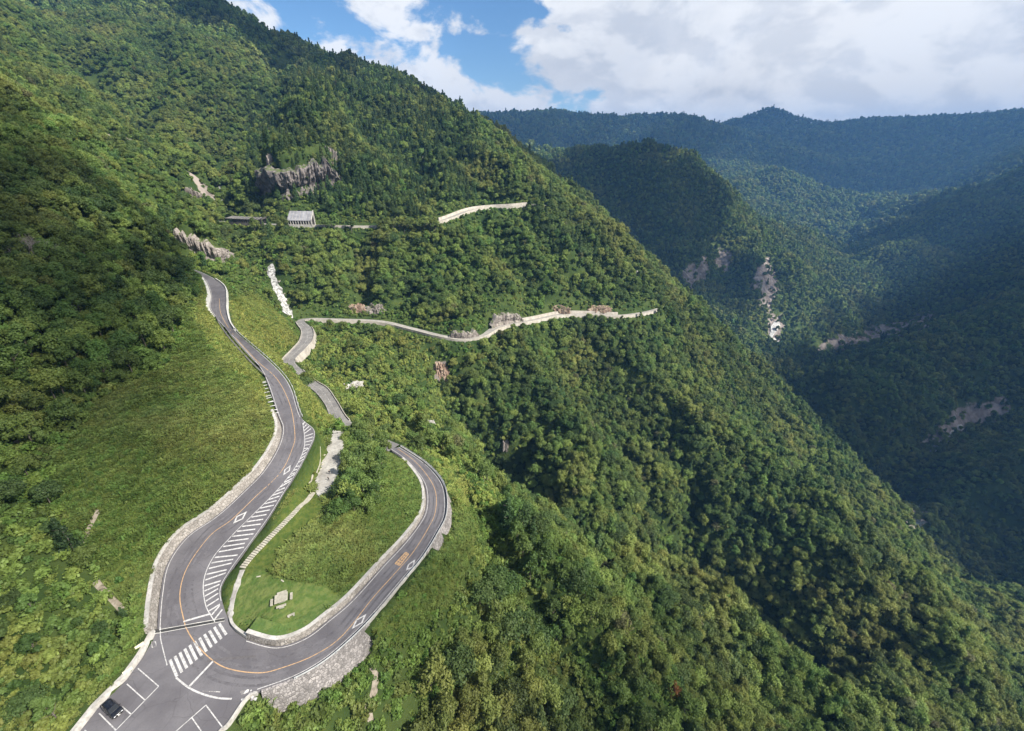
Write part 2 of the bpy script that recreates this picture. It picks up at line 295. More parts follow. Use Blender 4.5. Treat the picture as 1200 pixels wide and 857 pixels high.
for pl, H_, run in CLIFF_PX:
    g = catmull(np.array([hit(*q) for q in pl]), 6); g2 = g[:, :2]; tn = np.gradient(g2, axis=0); tn /= np.linalg.norm(tn, axis=1)[:, None]; nb_ = np.stack([-tn[:, 1], tn[:, 0]], 1); nb_ *= np.sign((nb_ * g2).sum(1))[:, None]
    b = np.where((XY[:, 0] > g2[:, 0].min() - run) & (XY[:, 0] < g2[:, 0].max() + run) & (XY[:, 1] > g2[:, 1].min() - 8) & (XY[:, 1] < g2[:, 1].max() + run + 20))[0]
    dd = np.hypot(XY[b, None, 0] - g2[None, :, 0], XY[b, None, 1] - g2[None, :, 1]); k = dd.argmin(1); off = ((XY[b] - g2[k]) * nb_[k]).sum(1); lat = np.sqrt(np.maximum(dd.min(1) ** 2 - off ** 2, 0)); u = k / (len(g2) - 1)
    Z[b] += H_ * sm(off, .5, 3.0) * (1 - sm(off, 5, run)) * (1 - sm(lat, 0, 6)) * sm(u, 0, .18) * sm(1 - u, 0, .18) * sm(DR[b], 2, 7)
    CLIFFS.append((g, nb_, H_))
Z0 = Z.copy(); e = D
up, dn = EU[I], ED[I]; tgt = EZ[I] - .12 + up - dn
t = sm(e, 1.2, np.where(dn > 3, 16, 8)); zc = np.where(e < np.where(up > 1, 1.9, .75), EZ[I] - np.where(e < -1, 2.0, .5), tgt * (1 - t) + Z0 * t)
use = bx & (e < 16); Z = np.where(use, zc, Z)
pe = np.where(inpl, -1, PD); lw = np.where(PK <= 5, .9, np.where((PK >= 8) & (PK <= 12), -.6, 0))
zp = np.where(pe < .7, -92.5, (-92.1 + lw) * (1 - sm(pe, 1.2, 9)) + Z * sm(pe, 1.2, 9))
Z = np.where(nb & (pe < 9) & ~(use & (e < np.where(up > 1, 1.9, .75))), np.where(inpl | (pe < e) | ~use, zp, Z), Z)
LOT_PX = [(390,503),(406,507),(404,525),(402,545),(396,560),(391,576),(372,585),(366,570),(376,545),(384,522)]
LOT = np.array([PZ(x, y, np.interp(y, [505, 580], [-92.2, -91.0])) for x, y in LOT_PX]); lp = np.linalg.lstsq(np.c_[LOT[:, :2], np.ones(len(LOT))], LOT[:, 2], rcond=None)[0]
ld, _ = seg_dist(XY[nb | bx], LOT); ldf = np.full(len(XY), 99.0); ldf[nb | bx] = np.where(in_poly(XY[nb | bx, 0], XY[nb | bx, 1], LOT), 0, ld); tl = 1 - sm(ldf, 2.0, 6)
Z = np.where((ldf < 7) & (e > 1.2), Z * (1 - tl) + (XY @ lp[:2] + lp[2]) * tl, Z)
ZG = Z.reshape(X.shape)

# ------------------------------------------------------------------ materials
MATS = {}
def mat(name, build):
    m = bpy.data.materials.new(name); m.use_nodes = True; nt = NT(m.node_tree); sh = build(nt)
    out = nt.new('ShaderNodeOutputMaterial'); nt.l.new(sh.outputs[0], out.inputs['Surface']); MATS[name] = m; return m
def pbsdf(nt, col, rough=.8, bump=None, bstr=.3, bdist=.1, spec=.3, metal=0):
    b = nt.new('ShaderNodeBsdfPrincipled', {'Roughness': rough, 'Specular IOR Level': spec, 'Metallic': metal})
    nt.put(b.inputs['Base Color'], col if not isinstance(col, tuple) else (*col, 1))
    if bump is not None:
        bn = nt.new('ShaderNodeBump', {'Strength': bstr, 'Distance': bdist, 'Height': bump}); nt.l.new(bn.outputs[0], b.inputs['Normal'])
    return b
def pos(nt): return nt.new('ShaderNodeNewGeometry').outputs['Position']
def two(c1, c2, scale, rough=.85, bs=.4, bd=.1, detail=6, lo=.35, hi=.65, fine=None):
    def f(nt):
        p = pos(nt); n = nt.noise(p, scale, detail); c = nt.mix(nt.ss(n, lo, hi), c1, c2)
        if fine:
            n2 = nt.noise(p, fine, 4); c = nt.mix(nt.math('MULTIPLY', nt.ss(n2, .45, .7), .5), c, tuple(x * .55 for x in c1))
        return pbsdf(nt, c, rough, n, bs, bd)
    return f
def asphalt(nt):
    p = pos(nt); n = nt.noise(p, .12, 4); f = nt.noise(p, 3.0, 5); c = nt.mix(nt.ss(n, .35, .65), (.11, .104, .113), (.155, .148, .157))
    c = nt.mix(nt.math('MULTIPLY', nt.ss(f, .45, .75), .35), c, (.085, .08, .086))
    vr = nt.new('ShaderNodeTexVoronoi', {'Vector': nt.vmath('ADD', p, nt.vmath('SCALE', nt.new('ShaderNodeTexNoise', {'Vector': p, 'Scale': .5}).outputs[1], ).outputs[0]).outputs[0], 'Scale': .16}, feature='DISTANCE_TO_EDGE')
    c = nt.mix(nt.math('MULTIPLY', nt.ss(vr.outputs[0], .012, .003), .3), c, (.05, .048, .05))
    return pbsdf(nt, c, .85, f, .2, .02, .25)
mat('asphalt', asphalt)
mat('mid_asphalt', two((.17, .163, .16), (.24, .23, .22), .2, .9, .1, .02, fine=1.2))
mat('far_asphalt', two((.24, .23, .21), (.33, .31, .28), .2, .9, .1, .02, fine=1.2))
def paint(col):
    def f(nt):
        n = nt.noise(pos(nt), 2.2, 6); return pbsdf(nt, nt.mix(nt.ss(nt.math('ADD', nt.math('MULTIPLY', n, .6), nt.math('MULTIPLY', nt.noise(pos(nt), 7.0, 4), .4)), .47, .6), col, tuple(x * .45 + .06 for x in col)), .7)
    return f
mat('white_paint', paint((.54, .53, .52))); mat('orange_paint', paint((.52, .33, .17))); mat('worn_paint', two((.6, .59, .57), (.2, .19, .19), 1.3, .8, 0, .1, 5, .4, .55))
def masonry(c1, c2, sc_, joint):
    def f(nt):
        p = pos(nt); v = nt.new('ShaderNodeTexVoronoi', {'Vector': p, 'Scale': sc_}); d = nt.new('ShaderNodeTexVoronoi', {'Vector': p, 'Scale': sc_}, feature='DISTANCE_TO_EDGE')
        sepc = nt.new('ShaderNodeSeparateXYZ', {0: v.outputs['Color']}); c = nt.mix(sepc.outputs[0], c1, c2)
        n = nt.noise(p, .35, 6); c = nt.mix(nt.math('MULTIPLY', nt.ss(n, .45, .65), .45), c, tuple(x * .45 for x in c1))
        c = nt.mix(nt.ss(d.outputs['Distance'], .08, .02), c, joint)
        return pbsdf(nt, c, .9, nt.ss(d.outputs['Distance'], 0, .12), .6, .12)
    return f
mat('stone_wall', masonry((.27, .245, .22), (.40, .37, .34), 1.4, (.16, .15, .13)))
mat('big_stone_wall', masonry((.2, .185, .18), (.39, .36, .35), 1.7, (.15, .14, .135)))
mat('concrete', two((.36, .345, .32), (.5, .48, .45), .35, .9, .2, .03, fine=2.0))
mat('pale_concrete', two((.5, .49, .46), (.66, .64, .6), .3, .85, .2, .03, fine=1.5))
mat('beige_concrete', two((.33, .31, .25), (.45, .42, .35), .9, .9, .2, .03, fine=3))
mat('tan_concrete', two((.33, .30, .26), (.45, .42, .37), .3, .9, .2, .03, fine=1.2))
mat('gravel', two((.27, .255, .235), (.41, .395, .365), .22, .95, .5, .05, fine=1.4))
mat('dirt', two((.2, .17, .13), (.32, .28, .23), .6, .95, .5, .08, fine=2))
mat('steel', two((.42, .43, .43), (.55, .56, .56), .8, .5, .1, .01))
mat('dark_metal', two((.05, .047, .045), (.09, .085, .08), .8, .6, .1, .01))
mat('shed_roof', two((.2, .2, .22), (.3, .3, .325), .25, .7, .1, .02, fine=1.0))
mat('grate', two((.03, .03, .032), (.06, .058, .055), 3, .7, .2, .02))
mat('sign_cream', two((.72, .66, .45), (.78, .73, .55), 1, .6, .05, .01))
def rockm(c1, c2, c3):
    def f(nt):
        p = pos(nt); q = nt.vmath('MULTIPLY', p, (1, 1, .35)).outputs[0]; n = nt.noise(q, .22, 8, .62); n2 = nt.noise(q, .9, 6, .6)
        c = nt.mix(nt.ss(n, .35, .65), c1, c2); c = nt.mix(nt.math('MULTIPLY', nt.ss(n2, .5, .65), .7), c, c3)
        g = nt.new('ShaderNodeSeparateXYZ', {0: nt.new('ShaderNodeNewGeometry').outputs['Normal']}).outputs[2]
        c = nt.mix(nt.math('MULTIPLY', nt.ss(g, .45, .8), nt.ss(nt.noise(p, .3, 5), .4, .55)), c, (.075, .1, .03))
        return pbsdf(nt, c, .95, n2, .9, .6)
    return f
mat('rock', rockm((.19, .165, .15), (.33, .295, .27), (.085, .075, .07)))
mat('dark_rock', rockm((.10, .09, .088), (.22, .195, .185), (.045, .04, .04)))
mat('red_rock', rockm((.28, .19, .14), (.4, .3, .24), (.16, .11, .09)))
mat('white_rock', two((.28, .265, .245), (.5, .485, .46), .8, .9, .6, .2, fine=2.2))
def waterm(nt):
    n = nt.noise(pos(nt), .6, 8, .7); return pbsdf(nt, nt.mix(nt.ss(n, .4, .6), (.13, .13, .12), (.5, .5, .49)), .45, n, .5, .3, .5)
mat('white_water', waterm)
mat('bark', two((.09, .075, .06), (.17, .15, .125), 2, .95, .5, .05)); mat('dead_wood', two((.24, .2, .185), (.33, .29, .27), 2, .95, .4, .03))
def leaf(c1, c2, c3, trans=.38, wscale=.012):
    def f(nt):
        r = nt.new('ShaderNodeObjectInfo').outputs['Random']; p = pos(nt)
        n = nt.noise(p, wscale, 4, .6); n2 = nt.noise(p, 1.1, 3)
        c = nt.mix(r, c1, c2); c = nt.mix(nt.ss(n, .42, .68), c, c3)
        k = nt.math('ADD', .62, nt.math('MULTIPLY', n2, .76)); c = nt.vmath('SCALE', c).outputs[0].node
        nt.put(c.inputs['Scale'], k)
        hs = nt.new('ShaderNodeHueSaturation', {'Color': c.outputs[0], 'Hue': nt.math('ADD', .485, nt.math('MULTIPLY', nt.math('FRACT', nt.math('MULTIPLY', r, 7.31)), .03)), 'Value': nt.math('ADD', .72, nt.math('MULTIPLY', nt.math('FRACT', nt.math('MULTIPLY', r, 13.7)), .56))})
        d = nt.new('ShaderNodeBsdfPrincipled', {'Base Color': hs.outputs[0], 'Roughness': .55, 'Specular IOR Level': .28}); tr = nt.new('ShaderNodeBsdfTranslucent', {'Color': hs.outputs[0]})
        return nt.new('ShaderNodeMixShader', {0: trans, 1: d.outputs[0], 2: tr.outputs[0]})
    return f
mat('leaf', leaf((0.086, 0.160, 0.041), (0.149, 0.213, 0.054), (0.185, 0.213, 0.057)))
mat('leaf_dark', leaf((0.068, 0.123, 0.039), (0.105, 0.159, 0.045), (0.120, 0.159, 0.049)))
mat('leaf_light', leaf((0.137, 0.225, 0.052), (0.212, 0.275, 0.066), (0.245, 0.268, 0.072)))
mat('conifer_leaf', leaf((0.054, 0.108, 0.038), (0.085, 0.132, 0.045), (0.092, 0.132, 0.043)))
mat('autumn_leaf', leaf((.22, .085, .03), (.26, .12, .04), (.22, .09, .03)))
mat('olive_leaf', leaf((0.122, 0.136, 0.052), (0.150, 0.165, 0.070), (0.140, 0.136, 0.059)))
mat('shrub_leaf', leaf((0.102, 0.192, 0.039), (0.157, 0.229, 0.050), (0.208, 0.241, 0.060), .3, .02))
mat('grass_blade', leaf((0.116, 0.191, 0.044), (0.173, 0.225, 0.059), (0.219, 0.237, 0.070), .3, .02))
mat('sunlit_grass', leaf((.25, .30, .08), (.33, .37, .10), (.37, .38, .11), .3, .03)); mat('sunlit_shrub', leaf((.18, .24, .055), (.25, .29, .07), (.22, .27, .06), .3, .03))  # yellower grass and shrubs for sunlit patches, sunlight put into the colour
mat('lawn', two((.07, .12, .028), (.115, .155, .042), .5, .95, .6, .05, fine=2.2, lo=.4, hi=.6))
def terrm(nt):
    p = pos(nt); at = lambda s: nt.new('ShaderNodeAttribute', attribute_name=s).outputs['Fac']
    n = nt.noise(p, .05, 8, .62); n2 = nt.noise(p, .9, 5)
    forest = nt.mix(nt.ss(n, .4, .62), (.028, .05, .014), (.055, .078, .022))
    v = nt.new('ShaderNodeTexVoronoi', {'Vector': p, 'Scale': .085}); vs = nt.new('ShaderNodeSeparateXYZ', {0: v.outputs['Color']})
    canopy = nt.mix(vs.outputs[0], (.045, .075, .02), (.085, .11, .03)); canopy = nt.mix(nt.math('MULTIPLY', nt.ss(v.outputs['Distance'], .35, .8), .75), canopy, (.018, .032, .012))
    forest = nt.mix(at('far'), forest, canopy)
    grass = nt.mix(nt.ss(n2, .35, .65), (.05, .08, .018), (.09, .11, .026))
    bare = nt.mix(nt.ss(nt.noise(nt.vmath('MULTIPLY', p, (1, 1, .3)).outputs[0], .06, 7, .65), .38, .62), (.14, .118, .104), (.28, .243, .22))
    c = nt.mix(at('grass'), forest, grass); bm = nt.ss(nt.math('ADD', at('bare'), nt.math('MULTIPLY', nt.math('SUBTRACT', nt.noise(p, .03, 8, .72), .5), 2.2)), .5, .75)
    c = nt.mix(at('lawn'), c, nt.mix(nt.ss(nt.noise(p, .6, 6), .38, .62), (.07, .115, .028), (.12, .15, .045)))
    c = nt.mix(bm, c, bare)
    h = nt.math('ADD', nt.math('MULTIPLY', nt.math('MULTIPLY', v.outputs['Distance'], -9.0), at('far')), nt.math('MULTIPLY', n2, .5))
    b = pbsdf(nt, c, .95, h, .9, 1.0, .1); return b
mat('terrain', terrm)

# ------------------------------------------------------------------ mesh helpers
def mk(name, v, f, m, parent=None, smooth=False, kind=None, loc=None):
    me = bpy.data.meshes.new(name); me.from_pydata([tuple(q) for q in v], [], [tuple(q) for q in f]); me.update()
    return link(name, me, m, parent, smooth, kind, loc)
def link(name, me, m, parent=None, smooth=False, kind=None, loc=None):
    if m: me.materials.append(MATS[m] if isinstance(m, str) else m)
    if smooth: me.shade_smooth()
    o = bpy.data.objects.new(name, me); C.objects.link(o)
    if loc is not None: o.location = loc
    if parent: o.parent = parent
    if kind: o['kind'] = kind
    return o
def quads(verts, nquad):                        # big quad soups fast
    me = bpy.data.meshes.new('m'); me.vertices.add(nquad * 4); me.vertices.foreach_set('co', np.ascontiguousarray(verts, np.float32).ravel())
    me.loops.add(nquad * 4); me.loops.foreach_set('vertex_index', np.arange(nquad * 4, dtype=np.int32))
    me.polygons.add(nquad); me.polygons.foreach_set('loop_start', np.arange(0, nquad * 4, 4, dtype=np.int32)); me.update(calc_edges=True); return me
def empty(name, loc, label=None, cat=None, group=None, rz=0):
    o = bpy.data.objects.new(name, None); C.objects.link(o); o.location = loc; o.rotation_euler = (0, 0, rz); o.empty_display_size = .5
    tag(o, label, cat, group); return o
def tag(o, label=None, cat=None, group=None):
    if label: o['label'] = label
    if cat: o['category'] = cat
    if group: o['group'] = group
    return o
def boxv(c, s, rz=0):
    c = np.array(c, float); s = np.array(s, float) / 2; v = np.array([(x, y, z) for z in (-1, 1) for x, y in ((-1, -1), (1, -1), (1, 1), (-1, 1))]) * s
    cr, sr = math.cos(rz), math.sin(rz); v[:, :2] = np.stack([v[:, 0] * cr - v[:, 1] * sr, v[:, 0] * sr + v[:, 1] * cr], 1)
    return v + c, [(3, 2, 1, 0), (4, 5, 6, 7), (0, 1, 5, 4), (1, 2, 6, 5), (2, 3, 7, 6), (3, 0, 4, 7)]
def box(name, c, s, m, parent=None, rz=0, bev=0):
    v, f = boxv(c, s, rz); o = mk(name, v, f, m, parent)
    if bev: md = o.modifiers.new('b', 'BEVEL'); md.width = bev; md.segments = 2
    return o
def sweep(pts, nrm, sec):                       # closed section (offset along nrm, dz) swept along pts
    k = len(sec); v = [pts[i] + nrm[i] * o + np.array([0, 0, dz]) for i in range(len(pts)) for o, dz in sec]; f = []
    for i in range(len(pts) - 1):
        for j in range(k): f.append((i * k + j, i * k + (j + 1) % k, (i + 1) * k + (j + 1) % k, (i + 1) * k + j))
    f.append(tuple(range(k))[::-1]); f.append(tuple((len(pts) - 1) * k + j for j in range(k))); return v, f
def normals(pts, right=True):
    t = np.gradient(pts, axis=0); t[:, 2] = 0; t /= np.linalg.norm(t, axis=1)[:, None] + 1e-9
    n = np.stack([t[:, 1], -t[:, 0], 0 * t[:, 0]], 1); return n if right else -n
def strip(L, R, dz=0): # open ribbon between two polylines
    n = len(L); return list(L + [0, 0, dz]) + list(R + [0, 0, dz]), [(i, n + i, n + i + 1, i + 1) for i in range(n - 1)]
def line3(pts, wd, dz=.03):
    pts = np.asarray(pts, float); nn = normals(pts); return strip(pts - nn * wd / 2, pts + nn * wd / 2, dz)

# ------------------------------------------------------------------ the ground
def mask_px(polys, feather=0, tmax=1e9):
    px, py, ax = project(np.stack([X.ravel(), Y.ravel(), Z], 1)); m = np.zeros(len(px))
    for pl in polys: m = np.maximum(m, (in_poly(px, py, pl) & (ax > 5) & (ax < tmax)).astype(float))
    return m
GRASS_PX = [[(236,335),(262,380),(300,425),(325,490),(325,510),(300,562),(215,612),(185,660),(170,740),(128,705),(104,655),(72,600),(62,545),(115,470),(192,432),(222,380)],
            [(268,352),(300,345),(335,375),(345,400),(330,415),(330,430),(345,445),(372,470),(395,500),(372,500),(345,470),(310,415),(275,385)],
            [(262,722),(268,690),(330,600),(375,520),(385,510),(398,505),(470,540),(495,575),(490,610),(400,705),(350,745),(300,745)],
            [(500,530),(530,555),(540,600),(525,640),(470,700),(430,745),(470,760),(540,690),(560,620),(548,560)]]
BARE_PX = [[(800,312),(828,300),(832,325),(812,338),(798,330)],[(845,285),(860,300),(850,325),(838,312)],[(880,330),(900,300),(915,330),(905,360),(925,375),(905,380),(890,350)],[(940,405),(1090,365),(1110,375),(1010,405),(960,415)],[(1080,520),(1125,470),(1175,462),(1195,480),(1150,495),(1100,520)],
           [(1064,588),(1086,588),(1086,624),(1066,622)],[(900,375),(925,380),(912,405),(898,400)],[(120,155),(165,165),(150,180),(125,170)],[(510,420),(525,425),(520,450),(508,445)],[(220,200),(245,220),(262,245),(240,235)]]
gm, bm_ = mask_px(GRASS_PX, tmax=330), mask_px(BARE_PX)
me = bpy.data.meshes.new('terrain'); ny, nx = X.shape
me.vertices.add(nx * ny); me.vertices.foreach_set('co', np.stack([X.ravel(), Y.ravel(), Z], 1).astype(np.float32).ravel())
ii = (np.arange(ny - 1)[:, None] * nx + np.arange(nx - 1)[None]).ravel(); fl = np.stack([ii, ii + 1, ii + nx + 1, ii + nx], 1).astype(np.int32)
me.loops.add(fl.size); me.loops.foreach_set('vertex_index', fl.ravel()); me.polygons.add(len(fl)); me.polygons.foreach_set('loop_start', np.arange(0, fl.size, 4, dtype=np.int32)); me.update(calc_edges=True)
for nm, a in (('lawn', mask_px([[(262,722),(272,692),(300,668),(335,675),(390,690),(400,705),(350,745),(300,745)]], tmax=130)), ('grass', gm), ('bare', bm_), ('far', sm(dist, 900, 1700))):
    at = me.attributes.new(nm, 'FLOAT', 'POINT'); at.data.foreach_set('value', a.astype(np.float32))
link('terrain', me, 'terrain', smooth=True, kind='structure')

# ------------------------------------------------------------------ roads and their markings
def solid_road(name, L, R, m):
    n = len(L); Lr, Rr = L.copy(), R.copy(); v = list(L) + list(R) + list(L - [0, 0, .6]) + list(R - [0, 0, .6]); f = []
    for i in range(n - 1):
        f += [(i, n + i, n + i + 1, i + 1), (i, i + 1, 2 * n + i + 1, 2 * n + i), (n + i, 3 * n + i, 3 * n + i + 1, n + i + 1)]
    o = mk(name, v, f, m, kind='structure'); return o
road_a = solid_road('road', AL, AR, 'asphalt'); hair = solid_road('road', HL, HR, 'asphalt')
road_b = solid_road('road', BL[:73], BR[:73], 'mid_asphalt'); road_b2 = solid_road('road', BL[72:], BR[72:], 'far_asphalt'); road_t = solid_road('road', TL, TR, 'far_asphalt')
plaza = mk('parking_ground', list(PLZ) + list(PLZ - [0, 0, .6]), [tuple(range(len(PLZ)))] + [(i, (i + 1) % len(PLZ), len(PLZ) + (i + 1) % len(PLZ), len(PLZ) + i) for i in range(len(PLZ))], 'asphalt', kind='structure')
from mathutils.bvhtree import BVHTree
BV = []
for o_ in (road_a, hair, plaza, road_b): BV.append(BVHTree.FromPolygons([v.co[:] for v in o_.data.vertices], [p.vertices[:] for p in o_.data.polygons]))
def paved(v):
    out = []
    for q in v:
        z = [h[0].z for h in (b.ray_cast(Vector((q[0], q[1], 0)), Vector((0, 0, -1))) for b in BV) if h[0] is not None and abs(h[0].z - q[2]) < 3]
        out.append(np.array([q[0], q[1], max(z) if z else q[2]]))
    return out
zc5 = lambda x, y: (80 + x / 5.4545, 700 + y / 5.4545)
z1 = lambda x, y: (80 + x / 2.885, 560 + y / 2.885)
z2 = lambda x, y: (240 + x / 5.355, 480 + y / 5.355)
z3 = lambda x, y: (380 + x / 6.12, 560 + y / 6.12)
def rp(pts, fn=None, sub=0):
    q = np.array([road_point(*(fn(*p) if fn else p)) for p in pts]); return catmull(q, sub) if sub else q
def mark(name, pts, wd, m='white_paint', parent=plaza, dz=.03):
    pts = np.asarray(pts, float); dn_ = [pts[0]]
    for a, b in zip(pts[:-1], pts[1:]):
        k = max(1, int(np.linalg.norm(b - a) / .9))
        for i in range(1, k + 1): dn_.append(a + (b - a) * i / k)
    v, f = line3(np.array(dn_), wd, 0); return mk(name, [q + np.array([0, 0, dz]) for q in paved(v)], f, m, parent)
# centre line
cl = rp([(256,360),(257,345.5)][:0] + [(257,350),(259,368),(272,390),(300,421),(324.5,444),(340,475),(345.5,508),(342.7,525),(329.6,553),(301.6,581),(272,609),(246,629),(220,664),(210.5,697),(217,733)], None, 5)
mark('centre_line', cl, .18, 'orange_paint', road_a); CLA = cl
cl = rp([(229,754),(246,771.5),(267,783.6),(302,789),(330,783.5),(368,768),(402,744),(438.8,699),(461.7,672.7),(484.6,646.6),(501,620.5),(510,601),(510.7,578),(502.5,560),(485.5,540),(466,526)], None, 5)
mark('centre_line', cl, .18, 'orange_paint', hair); CLH = cl
mark('centre_line', rp([(217.5,735),(223,745),(229,754)], None, 4), .18, 'orange_paint')
mat('tyre_track', two((.095, .09, .098), (.145, .138, .147), .25, .85, .1, .02, fine=2))
for cl_, rd in ((CLA, road_a), (CLH, hair)):
    nn = normals(cl_)
    for o_ in (-2.35, -.95, .95, 2.35): mark('tyre_track', cl_ + nn * o_, .5, 'tyre_track', rd, .012)
def lerp_line(L, R, v, i0, i1): return L[i0:i1] * (1 - v) + R[i0:i1] * v
for (rd, L, R, i0, i1) in ((road_a, AL, AR, 0, len(AL)), (hair, HL, HR, 0, len(HL))):
    wd_ = np.linalg.norm(L - R, axis=1)[:, None]; off = .55 / wd_
    mark('edge_line', (L * (1 - off) + R * off)[i0:i1], .15, 'white_paint', rd)
    if rd is hair: mark('edge_line', (L * off + R * (1 - off))[i0:i1], .15, 'white_paint', rd)
    else: mark('edge_line', (L * off + R * (1 - off))[9 * SUB:], .15, 'white_paint', rd)
c_ = (BL + BR) / 2; mark('centre_line', c_[6:66], .16, 'worn_paint', road_b); mark('edge_line', (BL * .94 + BR * .06)[6:66], .14, 'worn_paint', road_b); mark('edge_line', (BL * .06 + BR * .94)[6:66], .14, 'worn_paint', road_b)
# hatched strip on the outside of the bend
lane = rp([(355,497),(357,523),(346,549),(322,577),(296,603),(270,629),(250,653.6),(239,681),(241,709),(252,729)], None, 8)
mark('edge_line', lane, .18, 'white_paint', road_a)
edge = (AL * .012 + AR * .988); edge = edge[:9 * SUB][::-1]
mark('edge_line', edge[:-4], .12, 'white_paint', road_a)
ls = np.r_[0, np.cumsum(np.linalg.norm(np.diff(lane, axis=0), axis=1))]; es = np.r_[0, np.cumsum(np.linalg.norm(np.diff(edge, axis=0), axis=1))]
NH = 46
for k in range(NH):
    u = (k + .6) / NH
    a = np.array([np.interp(u * ls[-1], ls, lane[:, j]) for j in range(3)])
    d = np.linalg.norm(edge[:, :2] - a[:2], axis=1); i = d.argmin(); s = max(es[i] - (.9 if k < 16 else 2.2 if k < 38 else 1.0), 0)
    b = np.array([np.interp(s, es, edge[:, j]) for j in range(3)])
    if d[i] < .5: continue
    a = a + (b - a) * .06; b = a + (b - a) * (.9 - .12 * RNG.random())
    mark('hatch_stripe', np.array([a, b]), .36, 'white_paint', road_a, .035)
lo_ = rp([(311.5,447),(315,457),(320,470),(326,483)], None, 6)
for k in range(11):                              # hatch bars by the wall higher up
    a = lo_[int(k * (len(lo_) - 1) / 10)]; nn = normals(lo_)[int(k * (len(lo_) - 1) / 10)]
    mark('hatch_stripe', np.array([a - nn * .1, a + nn * (1.2 + .5 * (k > 3))]), .5, 'white_paint', road_a)
for pts, fn, rd in ([[(540,350),(533,385),(492,415),(500,378)], z2, road_a], [[(265,640),(240,685),(178,718),(200,675)], z2, road_a], [[(1008,460),(995,490),(958,512),(972,480)], z1, hair], [[(652,583),(640,640),(586,665),(600,620)], z3, hair]):
    q = rp(pts, fn); c = q.mean(0); inn = c + (q - c) * .62
    v = [x + np.array([0, 0, .035]) for x in paved(list(q) + list(inn))]; mk('diamond_marking', v, [(i, (i + 1) % 4, 4 + (i + 1) % 4, 4 + i) for i in range(4)], 'white_paint', rd)
q = rp([(585,535),(605,548),(540,628),(508,615)], z3)
mark('orange_marking', np.array([q[0], q[3]]), .32, 'orange_paint', hair); mark('orange_marking', np.array([q[1], q[2]]), .32, 'orange_paint', hair); m_ = (q[0] + q[1]) / 2, (q[3] + q[2]) / 2
mark('orange_marking', np.array(m_), .28, 'orange_paint', hair)
for u in (0, .12, .3, .5, .72, .9, 1): a = q[0] * (1 - u) + q[3] * u; b = q[1] * (1 - u) + q[2] * u; mark('orange_marking', np.array([a, b]), .3, 'orange_paint', hair, .035)
# junction and car park
for k in range(11):
    u = k / 10; top = (650 + 315 * u, 400 - 232 * u); bot = (695 + 315 * u, 508 - 268 * u)
    mark('crosswalk_stripe', rp([top, bot], zc5), .48)
for a, b, wd in ([(735,155),(910,108),.42], [(930,405),(770,575),.42], [(445,455),(578,570),.17], [(578,570),(305,850),.17], [(375,555),(490,658),.17], [(345,700),(403,750),.17], [(197,742),(305,850),.17], [(305,850),(190,968),.17], [(105,850),(225,968),.17], [(880,690),(640,900),.17], [(880,690),(985,830),.17], [(790,770),(850,856),.17], [(690,856),(760,960),.17]):
    mark('parking_line' if wd < .3 else 'stop_line', rp([a, b], zc5), wd, dz=.03 if wd > .3 else .026)
mark('edge_line', rp([(690,515),(770,578),(860,620),(960,645),(1045,650)], zc5, 5), .3); mark('edge_line', rp([(587,190),(590,260),(605,330),(632,436)], zc5, 5), .16)
mark('edge_line', rp([(860,600),(970,606)], zc5), .12, 'worn_paint')
mark('drain_grate', rp([(545,217),(1000,142)], zc5), .85, 'grate', plaza, .02)
mark('drain_kerb', rp([(540,210),(1000,134)], zc5), .14, 'pale_concrete', plaza, .034); mark('drain_kerb', rp([(550,232),(1000,152)], zc5), .14, 'pale_concrete', plaza, .034)
q = rp([(530,285),(560,283),(566,315),(535,325)], zc5); c = q.mean(0); mk('manhole_frame', list(q + [0, 0, .03]) + list(c + (q - c) * .72 + [0, 0, .03]), [(i, (i + 1) % 4, 4 + (i + 1) % 4, 4 + i) for i in range(4)], 'worn_paint', plaza)
for k in range(26):
    x, y = 1095 + RNG.random() * 110, 590 + RNG.random() * 75; p = road_point(*zc5(x, y)); s = .15 + RNG.random() * .3; a = RNG.random() * 6
    mk('worn_paint_patch', [p + np.array([math.cos(a + j * 1.05) * s * (.6 + RNG.random() * .6), math.sin(a + j * 1.05) * s * (.6 + RNG.random() * .6), .028 + .001 * k]) for j in range(6)], [tuple(range(6))], 'worn_paint', plaza)
# a darker repaired strip of asphalt
mat('patch_asphalt', two((.105, .098, .1), (.13, .12, .125), .3, .9, .2, .02, fine=2))
mark('asphalt_patch', rp([(885,410),(1000,395),(1200,375)], zc5), .5, 'patch_asphalt', plaza, .018)

# ------------------------------------------------------------------ walls and guard rails
def wall(name, pts, right, sec, m, label, cat='wall', group=None, coping=None, fill=None):
    v, f = sweep(pts, normals(pts, right), sec); o = mk(name, v, f, m); tag(o, label, cat, group)
    if fill: v, f = sweep(pts, normals(pts, right), fill); mk('earth_backfill', v, f, 'lawn', o)
    if coping: v, f = sweep(pts, normals(pts, right), coping[0]); mk('coping', v, f, coping[1], o)
    return o
st = lambda A, a, b: A[int(a * SUB):int(b * SUB) + 1]
wall('retaining_wall', st(AL, 0, 9), False, [(.15, -.5), (.95, 2.15), (1.7, 2.15), (1.9, -.5)], 'stone_wall', 'tall curved stone retaining wall between the road and the grassy bank', fill=[(1.72, 1.0), (1.72, 2.12), (4.6, 2.25), (4.6, 1.0)], coping=([(.9, 2.151), (.9, 2.33), (1.75, 2.33), (1.75, 2.151)], 'concrete'))
wall('retaining_wall', PLZ[0:8], True, [(.1, -.5), (.35, .85), (1.1, .85), (1.2, -.5)], 'concrete', 'low concrete wall along the parking bays below the bushes')
